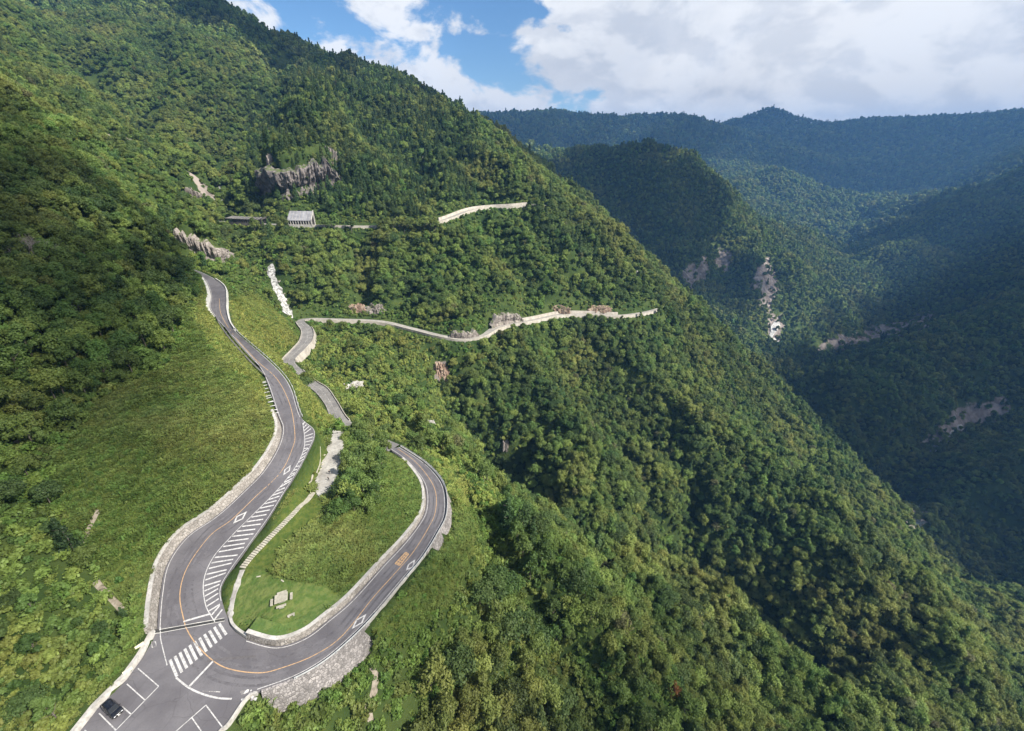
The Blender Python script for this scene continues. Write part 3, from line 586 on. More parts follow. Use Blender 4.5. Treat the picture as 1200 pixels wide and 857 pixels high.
wall('retaining_wall', st(HL, 0, 11), False, [(.1, -.5), (.5, 1.35), (1.25, 1.35), (1.3, -.5)], 'stone_wall', 'low stone wall curving around the grass island inside the hairpin', fill=[(1.25, .4), (1.25, 1.33), (4.0, 1.45), (4.0, .4)], coping=([(.45, 1.351), (.45, 1.5), (1.3, 1.5), (1.3, 1.351)], 'concrete'))
ipl = np.vstack([PLZ[16:13:-1][::-1][::-1], ])
ipl = catmull(np.array([PLZ[17], PLZ[16], PLZ[15], PLZ[14]]), 4)
wall('retaining_wall', ipl, False, [(.1, -.5), (.3, .5), (.8, .5), (.85, -.5)], 'concrete', 'short low concrete kerb wall at the corner of the grass island')
wall('retaining_wall', st(HR, .3, 3.7), True, [(.05, .35), (.05, -1), (2.7, -9), (3.3, -9), (.55, .35)], 'big_stone_wall', 'large sloping boulder retaining wall below the outer edge of the hairpin')
wall('retaining_wall', st(HR, 6.3, 9.4), True, [(.05, .35), (.05, -1), (1.8, -5.5), (2.3, -5.5), (.5, .35)], 'big_stone_wall', 'pale stone retaining wall under the outer edge of the second curve')
wall('parapet', st(HR, 3.7, 6.3), True, [(.05, -.6), (.05, .4), (.4, .4), (.4, -1.2)], 'concrete', 'low concrete edge wall between the two stone walls of the hairpin')
wall('parapet', st(HR, 9.4, 12), True, [(.05, -.6), (.05, .55), (.4, .55), (.4, -1.2)], 'pale_concrete', 'pale concrete edge wall where the lower road curves behind the knoll')
rpl = PLZ[9:14]
wall('parapet', catmull(rpl, 4), True, [(.05, -.6), (.05, .4), (.4, .4), (.4, -1.2)], 'concrete', 'thin concrete edge of the car park above the shrubs')
wall('retaining_wall', st(AL, 13.2, 16), False, [(.1, -.5), (.8, 1.8), (1.6, 1.8), (1.8, -.5)], 'pale_concrete', 'pale concrete retaining wall on the hill side of the distant road bend', fill=[(1.6, .5), (1.6, 1.78), (4.4, 1.9), (4.4, .5)])
wall('parapet', st(AR, 13, 16.5), True, [(.05, -1.6), (.1, .85), (.5, .85), (.9, -1.6)], 'pale_concrete', 'pale parapet wall on the valley side of the distant road bend')
wall('retaining_wall', st(BR, 7, 10.3), True, [(.05, .8), (.1, -1), (1.3, -5), (1.9, -5), (.5, .8)], 'tan_concrete', 'pale retaining wall supporting the short visible bend of the lower road')
wall('parapet', st(BL, 6.6, 11), False, [(.05, -.6), (.05, .7), (.4, .7), (.4, -.6)], 'tan_concrete', 'pale low wall on the inner side of the short visible bend')
wall('parapet', st(BR, 2, 6), True, [(.05, -.9), (.05, .65), (.4, .65), (.6, -.9)], 'tan_concrete', 'narrow concrete edge wall along the lower road beside the yellow grass')
wall('parapet', st(BR, 11.4, 14.5), True, [(.05, -2.5), (.05, .8), (.45, .8), (.9, -2.5)], 'tan_concrete', 'long pale parapet of the mountainside road beside the stream')
wall('parapet', st(BR, 18, 26), True, [(.05, -3), (.05, .9), (.45, .9), (1.4, -3)], 'tan_concrete', 'pale retaining parapet of the mountainside road going round the spur')
wall('retaining_wall', st(BL, 20.5, 24), False, [(.1, -.5), (.7, 2.6), (1.4, 2.6), (1.6, -.5)], 'tan_concrete', 'light concrete wall on the uphill side of the mountainside road')
wall('parapet', st(TR, 3.5, 14), True, [(.05, -2.5), (.05, .8), (.45, .8), (1.1, -2.5)], 'tan_concrete', 'pale parapet of the highest road across the forest')
wall('retaining_wall', st(TL, 8.5, 13), False, [(.1, -.5), (.7, 2.4), (1.4, 2.4), (1.6, -.5)], 'tan_concrete', 'light concrete wall on the uphill side of the highest road')
# arcaded support under the mountainside road
vp = st(BR, 14.5, 18.2); vn = normals(vp, True)
via = empty('viaduct', vp[0], 'road deck on a row of dark arches above the gully', 'viaduct')
def rel(v, o): return [np.asarray(q) - np.array(o) for q in v]
v, f = sweep(vp, vn, [(.0, -.9), (.0, .9), (.45, .9), (.45, -.9)]); mk('parapet', rel(v, vp[0]), f, 'tan_concrete', via)
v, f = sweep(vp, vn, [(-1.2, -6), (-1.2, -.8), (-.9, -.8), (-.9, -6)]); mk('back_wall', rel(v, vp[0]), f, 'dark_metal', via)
s_ = np.r_[0, np.cumsum(np.linalg.norm(np.diff(vp, axis=0), axis=1))]
for d in np.arange(1, s_[-1], 3.2):
    p = np.array([np.interp(d, s_, vp[:, j]) for j in range(3)]) - vp[0]; i = min(np.searchsorted(s_, d), len(vn) - 1); ang = math.atan2(vn[i][1], vn[i][0])
    box('pier', p + vn[i] * .0 + [0, 0, -3.4], (.9, .8, 5), 'concrete', via, ang)
def guardrail(pts, right, label, group='steel guard rails along the roads', gap=4.0, m='steel'):
    o = empty('guard_rail', pts[0], label, 'guard rail', group); nn = normals(pts, right)
    q = pts + nn * .35; v, f = sweep(q, nn, [(0, .5), (0, .82), (.09, .82), (.09, .5)]); mk('rail', rel(v, pts[0]), f, m, o)
    s = np.r_[0, np.cumsum(np.linalg.norm(np.diff(q, axis=0), axis=1))]; base = None
    v0, f0 = boxv((0, 0, .35), (.12, .12, 1.0)); base = bpy.data.meshes.new('post'); base.from_pydata([tuple(a) for a in v0], [], f0); base.materials.append(MATS[m])
    for d in np.arange(.3, s[-1], gap):
        p = np.array([np.interp(d, s, q[:, j]) for j in range(3)]) - pts[0]; i = min(np.searchsorted(s, d), len(nn) - 1)
        po = bpy.data.objects.new('post', base); C.objects.link(po); po.parent = o; po.location = p + nn[i] * .16
guardrail(st(AR, 9, 13), True, 'white steel guard rail along the valley side of the climbing road')
guardrail(st(HR, 1, 4), True, 'low steel guard rail on top of the boulder wall at the hairpin')
guardrail(st(HR, 5, 12), True, 'long steel guard rail round the outside of the second curve')

# ------------------------------------------------------------------ forecourt island: paths, steps, table
def drape(px, wd, m, name, sub=5, lift=.06, fn=None, kind='structure', wob=.25):
    q = np.array([hit(*(fn(*p) if fn else p)) for p in px]); c = catmull(q, sub); nn = normals(c); w_ = np.array([wd * (1 + wob * (vnoise(np.array(i * .7), np.array(3.3)) - .5) * 2) for i in range(len(c))])[:, None]
    rows = []
    for u in (-1, -.5, 0, .5, 1):
        r = c + nn * w_ * u / 2; r[:, 2] = ground(r[:, 0], r[:, 1]) + lift - (.12 if abs(u) == 1 else 0); rows.append(r)
    n = len(c); v = np.concatenate(rows); f = [(a * n + i, (a + 1) * n + i, (a + 1) * n + i + 1, a * n + i + 1) for a in range(4) for i in range(n - 1)]
    return mk(name, v, f, m, kind=kind)
drape([(268,727),(271,712),(274,698),(279,682),(284,668)], 1.5, 'gravel', 'footpath')
drape([(162,737),(150,722),(135,706),(122,693),(112,682)], 1.7, 'dirt', 'dirt_path'); drape([(95,638),(103,622),(112,604),(116,598)], 1.1, 'dirt', 'dirt_path')
lo2, hi2 = LOT[:, :2].min(0), LOT[:, :2].max(0); gx_, gy_ = np.meshgrid(np.arange(lo2[0], hi2[0], .6), np.arange(lo2[1], hi2[1], .6)); ing = in_poly(gx_ + .9 * (vnoise(gx_ / 2.2, gy_ / 2.2) - .5), gy_ + .9 * (vnoise(gx_ / 2.2 + 5, gy_ / 2.2) - .5), LOT)
lv = np.stack([gx_.ravel(), gy_.ravel(), (gx_ * lp[0] + gy_ * lp[1] + lp[2]).ravel() + .12 + .05 * vnoise(gx_, gy_).ravel()], 1); w2 = gx_.shape[1]
mk('gravel_lot', lv, [(j * w2 + i, j * w2 + i + 1, (j + 1) * w2 + i + 1, (j + 1) * w2 + i) for j in range(gx_.shape[0] - 1) for i in range(w2 - 1) if ing[j, i] and ing[j + 1, i + 1] and ing[j, i + 1] and ing[j + 1, i]], 'gravel', kind='structure')
drape([(432,775),(440,790),(438,812),(432,830),(436,850)], 1.8, 'dirt', 'dirt_path', wob=.2)
drape([(28,508+8),(20,518),(14,524)], 1.8, 'dirt', 'dirt_path')
steps = empty('step_path', hit(284, 668), 'flight of pale log steps climbing the grass strip to the gravel lot', 'steps')
sp = catmull(np.array([hit(*p) for p in [(284,667),(296,652),(315,632),(335,612),(352,594),(367,578)]]), 8); s_ = np.r_[0, np.cumsum(np.linalg.norm(np.diff(sp, axis=0), axis=1))]; nn = normals(sp)
o0 = np.array(steps.location)
for k, d in enumerate(np.linspace(.3, s_[-1] - .2, 46)):
    p = np.array([np.interp(d, s_, sp[:, j]) for j in range(3)]); i = min(np.searchsorted(s_, d), len(nn) - 1); p[2] = ground(p[0], p[1]) + .26
    box('step', p - o0, (1.5, .5, .26), 'beige_concrete', steps, math.atan2(nn[i][1], nn[i][0]), .04)
kp = np.array([hit(*p) for p in [(388,502),(383,520),(376,538),(368,554),(362,568)]]); kp = catmull(kp, 4); kp[:, 2] = ground(kp[:, 0], kp[:, 1])
wall('kerb', kp, True, [(0, -.3), (0, .35), (.3, .35), (.3, -.3)], 'beige_concrete', 'thin pale kerb along the edge of the gravel lot', 'kerb')
for k, p in enumerate([(378,545),(379,540),(376,550),(374,555),(380,534)]):
    q = hit(*p); tag(box('wheel_stop', q + [0, 0, .15], (.9, .3, .3), 'beige_concrete', None, rad(60), .05), 'white concrete block in a row along the gravel lot', 'block', 'white blocks beside the gravel lot')
TB = hit(330.5, 704); tb = empty('picnic_table', TB, 'square pale concrete picnic table with bench slabs on the lawn', 'table')
RZT = rad(24); tb.scale = (1.35, 1.35, 1.25)
box('table_top', (0, 0, .78), (2.0, 1.7, .16), 'beige_concrete', tb, RZT, .04); box('pedestal', (0, 0, .34), (1.0, .8, .74), 'concrete', tb, RZT, .03)
cr, sr = math.cos(RZT), math.sin(RZT)
for dx, dy, sx, sy in ((0, -1.35, 1.5, .42), (0, 1.35, 1.5, .42), (-1.5, 0, .42, 1.3), (1.5, 0, .42, 1.3)):
    b = box('bench', (dx * cr - dy * sr, dx * sr + dy * cr, .42), (sx, sy, .14), 'beige_concrete', tb, RZT, .03)
    box('bench_foot', (dx * cr - dy * sr, dx * sr + dy * cr, .15), (sx * .5, sy * .6, .42), 'concrete', b, RZT)
q = hit(341.5, 722); bn = empty('stone_bench', q, 'single pale stone bench slab on the lawn near the picnic table', 'bench'); box('seat', (0, 0, .42), (1.5, .5, .15), 'beige_concrete', bn, rad(30), .04)
for s in (-.5, .5): box('leg', (s * math.cos(rad(30)), s * math.sin(rad(30)), .15), (.25, .4, .45), 'concrete', bn, rad(30))
for p, rz, lab in (((303,676), .2, 'small pale stone lying flat in the lawn by the path'), ((331,681), -.5, 'thin curved pale stone edging in the lawn behind the picnic table')):
    q = hit(*p); tag(box('stone_slab', q + [0, 0, .06], (.9, .3, .2), 'beige_concrete', None, rz, .05), lab, 'stone')
for p, lab in (((164,757.5), 'cream signboard mounted on the wall near the drain'), ((150,787), 'cream signboard mounted on the wall above the parking bays')):
    q = PZ(*p, -91.0); sg = empty('signboard', q, lab, 'sign'); rz = rad(52)
    box('panel', (0, 0, .25), (1.5, .08, .75), 'sign_cream', sg, rz); 
    for s in (-.5, .5): box('post', (s * math.cos(rz) - .06, s * math.sin(rz) + .06, -.2), (.08, .08, 1.2), 'steel', sg, rz)
for p in [(394.5,506.5),(398,508),(401,507.5)]:
    pass
ch = empty('chain_barrier', hit(396, 508.5), 'dark chain barrier between short posts at the end of the gravel lot', 'barrier')
for s in (-1.6, 0, 1.6): box('post', (s, .2 * s, .35), (.14, .14, .8), 'dark_metal', ch)
for a in (-1.6, 0):
    pts = np.array([(a + u * 1.6, .2 * (a + u * 1.6), .62 - .8 * u * (1 - u)) for u in np.linspace(0, 1, 7)]); v, f = sweep(pts, normals(pts), [(-.04, -.04), (-.04, .04), (.04, .04), (.04, -.04)]); mk('chain', v, f, 'dark_metal', ch)

# ------------------------------------------------------------------ people on the gravel lot
def person_mat(nt):
    o = nt.new('ShaderNodeTexCoord').outputs['Object']; z = nt.new('ShaderNodeSeparateXYZ', {0: o}).outputs[2]
    c = nt.mix(nt.math('GREATER_THAN', z, .88), (.03, .032, .045), (.022, .022, .026)); c = nt.mix(nt.math('GREATER_THAN', z, 1.46), c, (.38, .24, .17)); c = nt.mix(nt.math('GREATER_THAN', z, 1.63), c, (.02, .016, .014))
    return pbsdf(nt, c, .85)
mat('clothes', person_mat)
def person(loc, rz, label):
    V = [(0,0,.95),(0,0,1.2),(0,0,1.42),(0,0,1.5),(0,.02,1.62),(.1,0,.9),(.11,.06,.5),(.11,-.02,.08),(.11,.14,.03),(-.1,0,.9),(-.12,-.08,.5),(-.12,-.2,.1),(-.12,-.05,.03),(.19,0,1.4),(.25,.02,1.12),(.25,.14,.88),(.25,.2,.8),(-.19,0,1.4),(-.25,-.02,1.12),(-.25,.06,.88),(-.25,.1,.8)]
    Ed = [(0,1),(1,2),(2,3),(3,4),(0,5),(5,6),(6,7),(7,8),(0,9),(9,10),(10,11),(11,12),(2,13),(13,14),(14,15),(15,16),(2,17),(17,18),(18,19),(19,20)]
    R = [.15,.15,.16,.06,.11,.1,.07,.05,.045,.1,.07,.05,.045,.075,.055,.042,.04,.075,.055,.042,.04]
    me = bpy.data.meshes.new('person'); me.from_pydata(V, Ed, []); me.materials.append(MATS['clothes']); o = bpy.data.objects.new('person', me); C.objects.link(o)
    md = o.modifiers.new('skin', 'SKIN'); 
    for i, sv in enumerate(me.skin_vertices[0].data): sv.radius = (R[i], R[i] * (.75 if i < 3 else 1)); sv.use_root = i == 0
    o.modifiers.new('sub', 'SUBSURF').render_levels = 2; o.location = loc; o.rotation_euler = (0, 0, rz); return tag(o, label, 'person', 'two people on the gravel lot')
person(hit(386.5, 556), .4, 'person in dark clothes walking ahead across the pale gravel lot'); person(hit(385.3, 563.5), -.5, 'person in dark clothes following behind on the pale gravel lot')

# ------------------------------------------------------------------ parked car
def carpaint(nt): return nt.new('ShaderNodeBsdfPrincipled', {'Base Color': (.009, .0095, .012, 1), 'Roughness': .25, 'Coat Weight': .6, 'Coat Roughness': .08})
mat('car_paint', carpaint); mat('car_glass', lambda nt: nt.new('ShaderNodeBsdfPrincipled', {'Base Color': (.015, .018, .022, 1), 'Roughness': .06}))
mat('tyre', lambda nt: pbsdf(nt, (.02, .02, .02), .85)); mat('rim', lambda nt: pbsdf(nt, (.4, .4, .41), .35, metal=.9)); mat('lamp', lambda nt: pbsdf(nt, (.75, .76, .78), .2)); mat('tail_lamp', lambda nt: pbsdf(nt, (.35, .02, .02), .3)); mat('plate', lambda nt: pbsdf(nt, (.7, .7, .66), .5)); mat('black_trim', lambda nt: pbsdf(nt, (.02, .02, .021), .7))
def car():
    p0, p1 = PZ(*zc5(250, 680), -92), PZ(*zc5(330, 752), -92); d = (p1 - p0)[:2]; c = PZ(*zc5(293, 725), -92.0); rz = math.atan2(d[1], d[0])
    r = empty('parked_car', (c[0], c[1], -91.99), 'black hatchback parked in a marked bay beside the low wall', 'car', None, rz)
    # body: stations along x, half width / lower / upper profile
    secs = [(-2.02, .70, .42, .78), (-1.95, .80, .30, .95), (-1.5, .86, .24, 1.0), (-.6, .88, .22, 1.0), (.6, .88, .22, .98), (1.2, .86, .24, .92), (1.75, .80, .28, .82), (2.0, .66, .36, .66)]
    v, f = [], []
    for x, hw, lo, hi in secs:
        for y, z in ((-hw * .82, lo), (-hw, lo + .14), (-hw, hi - .16), (-hw * .9, hi), (hw * .9, hi), (hw, hi - .16), (hw, lo + .14), (hw * .82, lo)): v.append((x, y, z))
    for i in range(len(secs) - 1):
        for j in range(8): f.append((i * 8 + j, i * 8 + (j + 1) % 8, (i + 1) * 8 + (j + 1) % 8, (i + 1) * 8 + j))
    f += [tuple(range(8))[::-1], tuple((len(secs) - 1) * 8 + j for j in range(8))]
    b = mk('body', v, f, 'car_paint', r, True); md = b.modifiers.new('b', 'BEVEL'); md.width = .05; md.segments = 2
    lower = [(-1.92, .80, .96), (1.0, .80, .95)]; up_ = [(-1.72, .64, 1.5), (.28, .64, 1.52)]
    v = [(x, s * h, z) for x, h, z in lower + up_ for s in (-1, 1)]
    cb = mk('cabin', v, [(4, 6, 7, 5), (0, 4, 5, 1), (2, 3, 7, 6), (0, 2, 6, 4), (1, 5, 7, 3)], 'car_paint', r, True); md = cb.modifiers.new('b', 'BEVEL'); md.width = .06; md.segments = 2
    A = np.array
    def pane(nm, q, off):
        q = A(q, float); c_ = q.mean(0); q = c_ + (q - c_) * .84 + A(off); mk(nm, q, [(0, 1, 2, 3)], 'car_glass', r)
    pane('windscreen', [(1.0, -.8, .95), (1.0, .8, .95), (.28, .64, 1.52), (.28, -.64, 1.52)], (.012, 0, .012)); pane('rear_window', [(-1.92, .8, .96), (-1.92, -.8, .96), (-1.72, -.64, 1.5), (-1.72, .64, 1.5)], (-.015, 0, .005))
    for s in (-1, 1):
        for xa, xb, ta, tb_ in ((-1.8, -.5, -1.62, -.5), (-.42, .95, -.42, .26)): pane('side_window', [(xa, s * .8, .96), (xb, s * .8, .96), (tb_, s * .64, 1.5), (ta, s * .64, 1.5)], (0, s * .014, .006))
        box('headlight', (1.93, s * .56, .66), (.12, .24, .12), 'lamp', r, 0, .02); box('tail_light', (-2.0, s * .62, .86), (.07, .16, .26), 'tail_lamp', r, 0, .02); box('mirror', (.72, s * .94, 1.02), (.12, .18, .12), 'car_paint', r, 0, .03)
        for x in (-1.22, 1.25):
            bm = bmesh.new(); bmesh.ops.create_cone(bm, cap_ends=True, segments=20, radius1=.32, radius2=.32, depth=.22); bmesh.ops.rotate(bm, verts=bm.verts, matrix=Matrix.Rotation(math.pi / 2, 3, 'X')); me = bpy.data.meshes.new('wheel'); bm.to_mesh(me); bm.free()
            wh = link('wheel', me, 'tyre', r, loc=(x, s * .8, .32)); bm = bmesh.new(); bmesh.ops.create_cone(bm, cap_ends=True, segments=14, radius1=.2, radius2=.2, depth=.235); bmesh.ops.rotate(bm, verts=bm.verts, matrix=Matrix.Rotation(math.pi / 2, 3, 'X')); me = bpy.data.meshes.new('rim'); bm.to_mesh(me); bm.free(); link('rim', me, 'rim', wh)
    for s in (-.56, .56): box('roof_rail', (-.75, s, 1.545), (1.7, .04, .05), 'black_trim', r)
    box('bumper', (-2.02, 0, .45), (.1, 1.5, .2), 'black_trim', r, 0, .03); box('bumper', (1.99, 0, .42), (.1, 1.3, .16), 'black_trim', r, 0, .03); box('number_plate', (-2.085, 0, .5), (.02, .33, .16), 'plate', r); box('number_plate', (2.05, 0, .44), (.02, .33, .16), 'plate', r); box('wiper', (.86, .2, 1.08), (.03, .5, .02), 'black_trim', r)
car()

# ------------------------------------------------------------------ snow sheds on the highest road
def shed(i0, i1, label, wall_col, roof_col, pil_gap, hgt=5.2, base=4.0, RISE=2.6):
    pts = st(TR, i0, i1); inn = st(TL, i0, i1); nn = normals(pts, True); o = empty('snow_shed', pts[0], label, 'shed'); O = np.array(o.location)
    v, f = sweep(pts, nn, [(.9, hgt - .4), (.9, hgt), (-7.6, hgt + RISE), (-7.6, hgt + RISE - .4)]); rf = mk('roof', rel(v, O), f, roof_col, o)
    s = np.r_[0, np.cumsum(np.linalg.norm(np.diff(pts, axis=0), axis=1))]
    for d in np.arange(1.5, s[-1], 3.2):
        p = np.array([np.interp(d, s, pts[:, j]) for j in range(3)]); i = min(np.searchsorted(s, d), len(nn) - 1); n_ = nn[i]; a = math.atan2(n_[1], n_[0])
        q0 = p + n_ * .95 - O; q1 = p - n_ * 7.6 - O; e_ = np.array([-n_[1], n_[0], 0]) * .09
        v = [q0 - e_ + [0, 0, hgt + .03], q0 + e_ + [0, 0, hgt + .03], q1 + e_ + [0, 0, hgt + RISE + .03], q1 - e_ + [0, 0, hgt + RISE + .03]]; mk('roof_rib', v + [x + np.array([0, 0, .14]) for x in v], [(4, 5, 6, 7), (0, 1, 5, 4), (1, 2, 6, 5), (2, 3, 7, 6), (3, 0, 4, 7)], 'concrete', rf)
    for d in np.arange(.4, s[-1], pil_gap):
        p = np.array([np.interp(d, s, pts[:, j]) for j in range(3)]); i = min(np.searchsorted(s, d), len(nn) - 1); a = math.atan2(nn[i][1], nn[i][0])
        box('pillar', p + nn[i] * .5 - O + [0, 0, hgt / 2 - .4], (.55, .55, hgt + .4), wall_col, o, a)
    v, f = sweep(pts, nn, [(.25, -base), (.25, .9), (.85, .9), (1.5, -base)]); mk('base_wall', rel(v, O), f, wall_col, o)
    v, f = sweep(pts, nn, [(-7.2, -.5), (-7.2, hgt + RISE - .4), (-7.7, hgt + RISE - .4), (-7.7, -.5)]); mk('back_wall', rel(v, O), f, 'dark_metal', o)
    p = pts[-1]; n_ = nn[-1]; t_ = np.array([n_[1] * -1, n_[0], 0]); a = math.atan2(n_[1], n_[0])
    for off in (.7, -7.3): box('portal_post', p + n_ * off - O + [0, 0, (hgt if off > 0 else hgt + RISE - .2) / 2], (.9, .8, hgt + (.8 if off > 0 else RISE + .4)), wall_col, o, a)
    q0 = p + n_ * 1.0 - O; q1 = p - n_ * 7.8 - O; v = []
    for tt in (-.4, .4):
        for q, h0, h1 in ((q0, hgt - .3, hgt + .9), (q1, hgt + RISE - .6, hgt + RISE + .8)): v += [q + np.array([-n_[1], n_[0], 0]) * tt + [0, 0, h0], q + np.array([-n_[1], n_[0], 0]) * tt + [0, 0, h1]]
    mk('portal_beam', v, [(0, 1, 3, 2), (4, 6, 7, 5), (1, 5, 7, 3), (0, 2, 6, 4), (0, 4, 5, 1), (2, 3, 7, 6)], wall_col, o)
shed(3.0, 3.97, 'grey roofed snow shed with white pillars and end frame over the highest road', 'concrete', 'shed_roof', 2.4, 4.6, 7.0, 7.5)
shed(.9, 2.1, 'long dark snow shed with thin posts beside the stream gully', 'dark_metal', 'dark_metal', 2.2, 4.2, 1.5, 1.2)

# ------------------------------------------------------------------ rocks, stream
def rock(px, py, size, m, label, seed, rz=0, t=None, sink=.3, sub=5, cat='rock', group=None, name='rock_outcrop', cave=0):
    p = hit(px, py) if t is None else P(px, py, t); bm = bmesh.new(); bmesh.ops.create_icosphere(bm, subdivisions=sub, radius=1)
    co = np.array([v.co[:] for v in bm.verts]); s = np.array(size, float); o = seed * 13.7
    cell = np.stack([fbm(co[:, 0] * 2.2 + o, co[:, 1] * 2.2 + co[:, 2] * .6 + o, 4, True), fbm(co[:, 0] * 5 + o, co[:, 1] * 5 - co[:, 2] * 1.1, 3, True)], 1)
    k = .72 + .7 * (cell[:, 0] - .5) + .42 * (cell[:, 1] - .5) + .12 * (vnoise(co[:, 0] * 14 + o, co[:, 1] * 14 + co[:, 2] * 3) - .5); k = np.round(k * 8) / 8 * .6 + k * .4
    co = np.sign(co) * np.abs(co) ** .8 * k[:, None]; co[:, 2] += .25 * (fbm(co[:, 0] * 3 + o, co[:, 1] * 3 + 4 + o, 3) - .5)
    if cave: fr = np.clip(-co[:, 1] * 2, 0, 1) * sm(-co[:, 2], -.15, .35) * np.exp(-((co[:, 0] - .1) / .55) ** 2); co[:, 1] += fr * cave
    co = co * s
    for v, q in zip(bm.verts, co): v.co = q
    me = bpy.data.meshes.new(name); bm.to_mesh(me); bm.free(); ob = link(name, me, m, loc=(p[0], p[1], p[2] - size[2] * sink)); ob.rotation_euler = (0, 0, rz); return tag(ob, label, cat, group)
def cliff(ci, m, label, over):
    g, nb_, H_ = CLIFFS[ci]; n = len(g) * 4; q = np.linspace(0, len(g) - 1, n); G = np.stack([np.interp(q, range(len(g)), g[:, j]) for j in range(3)], 1); NB = np.stack([np.interp(q, range(len(g)), nb_[:, j]) for j in range(2)], 1); u = np.linspace(0, 1, n); env = sm(u, 0, .2) * sm(1 - u, 0, .2); rows = 26; v = []
    for r in range(rows):
        t = r / (rows - 1); prof = over * (sm(np.array(t), .35, .75) - .9 * math.exp(-((t - .3) / .16) ** 2)) * (1 - sm(np.array(t), .88, 1.0)); hh = -3 + (H_ * (.34 + .68 * fbm(u * 9 + ci * 5, u * 0 + 2.5, 3)) * env + 3.5) * t
        nz = 2.6 * (fbm(u * 22 + ci * 9, u * 0 + t * 1.4, 3, True) - .5) * H_ / 14 + 1.3 * (fbm(u * 60 + ci, u * 0 + t * 9, 3) - .5) * H_ / 14; nz = np.round(nz * 2.2) / 2.2 * .6 + nz * .4
        back = 2.6 * sm(np.array(t), .93, 1.0) - 1.2; p = G[:, :2] - NB * (prof * env + nz - back + .4)[:, None]; v.append(np.c_[p, G[:, 2] + hh + .5 * (vnoise(u * 50, u * 0 + t * 20) - .5)])
    v = np.concatenate(v); f = [(r * n + i, r * n + i + 1, (r + 1) * n + i + 1, (r + 1) * n + i) for r in range(rows - 1) for i in range(n - 1)]; o = G[n // 2]
    return tag(mk('cliff', v - o, f, m, loc=o), label, 'cliff')
cliff(0, 'dark_rock', 'big dark overhanging cliff above the grey snow shed', 4.0); cliff(1, 'rock', 'long pale broken cliff above the distant road bend', 1.2); cliff(2, 'rock', 'grey crag on the forested slope above the gully', .8)
cliff(3, 'rock', 'low grey rock cutting at the viaduct end of the mountainside road', .5); cliff(4, 'rock', 'tall grey crag where the mountainside road turns', .8)
rock(390,192,(9,9,22),'rock','tall pale rock pinnacle right beside the big dark cliff',2,.1)


rock(418,364,(8,4,8),'red_rock','orange bare rock face beside the mountainside road',6,.2); rock(440,364,(9,4,8),'rock','grey rock cut beside the orange rock face',7,.1)

rock(655,362,(13,5,5),'red_rock','reddish road cutting on the far part of the mountainside road',13,.0); rock(700,362,(15,5,5),'red_rock','brown rock cutting just before the mountainside road rounds the spur',14,.1)
rock(516,436,(7,5,11),'red_rock','pinkish bare scar in the shrubs below the viaduct',15,.3); rock(413,454,(7,5,5),'white_rock','white boulder among yellow shrubs near the lower road',16,.4); rock(503,498,(3.5,3,4),'white_rock','small pale boulder in the shrubs above the second curve',17,.1); rock(592,520,(3,3,6),'rock','grey rock rib in the gully below the viaduct',18,.2)
rock(551,522,(2.5,2,4.5),'white_rock','narrow pale rock slab standing in the gully shrubs',19,.1); rock(318,72 + 118,(4,4,10),'rock','thin pale rock column in the shadow beside the big cliff',20,.1)
rock(497,188,(3,3,6),'white_rock','small white crag high on the forested mountain',21,.1); rock(186,78,(10,6,5),'rock','pale scree outcrop high on the mountainside',22,.3); rock(405,88,(5,4,6),'rock','little rock knob near the mountain ridge',23,.2)
rock(746,322,(4,3,6),'white_rock','small pale rock on the edge of the spur',24,.2)
ST = drape([(316,312),(320,326),(324,338),(330,350),(335,362),(338,371)], 5.2, 'white_water', 'stream', 6, .8, wob=.5)
drape([(258,215),(261,228),(257,240),(252,250)], 4.0, 'white_water', 'stream', 5, .6, wob=.6)
for k in range(30):
    u = RNG.random(); x = np.interp(u, [0, .3, .6, 1], [316, 322, 330, 339]) + RNG.normal() * 3.5; y = 312 + 60 * u; s = .4 + RNG.random() ** 2 * 1.3
    rock(x, y, (s, s * .8, s * .7), 'rock', 'pale boulder in the steep stream bed above the bridge', 30 + k, RNG.random() * 3, sub=2, sink=.1, cat='boulder', group='boulders in the stream bed', name='boulder')
drape([(912,378),(906,388),(905,396),(910,403)], 13, 'white_water', 'river', 5, 1.5, wob=.5)
drape([(1074,596),(1076,604),(1074,612),(1078,618)], 7, 'white_water', 'river', 5, 1.2, wob=.5)
drape([(1128,500),(1115,512),(1100,522),(1088,530)], 9, 'white_rock', 'scree', 5, 1.2, wob=.6)

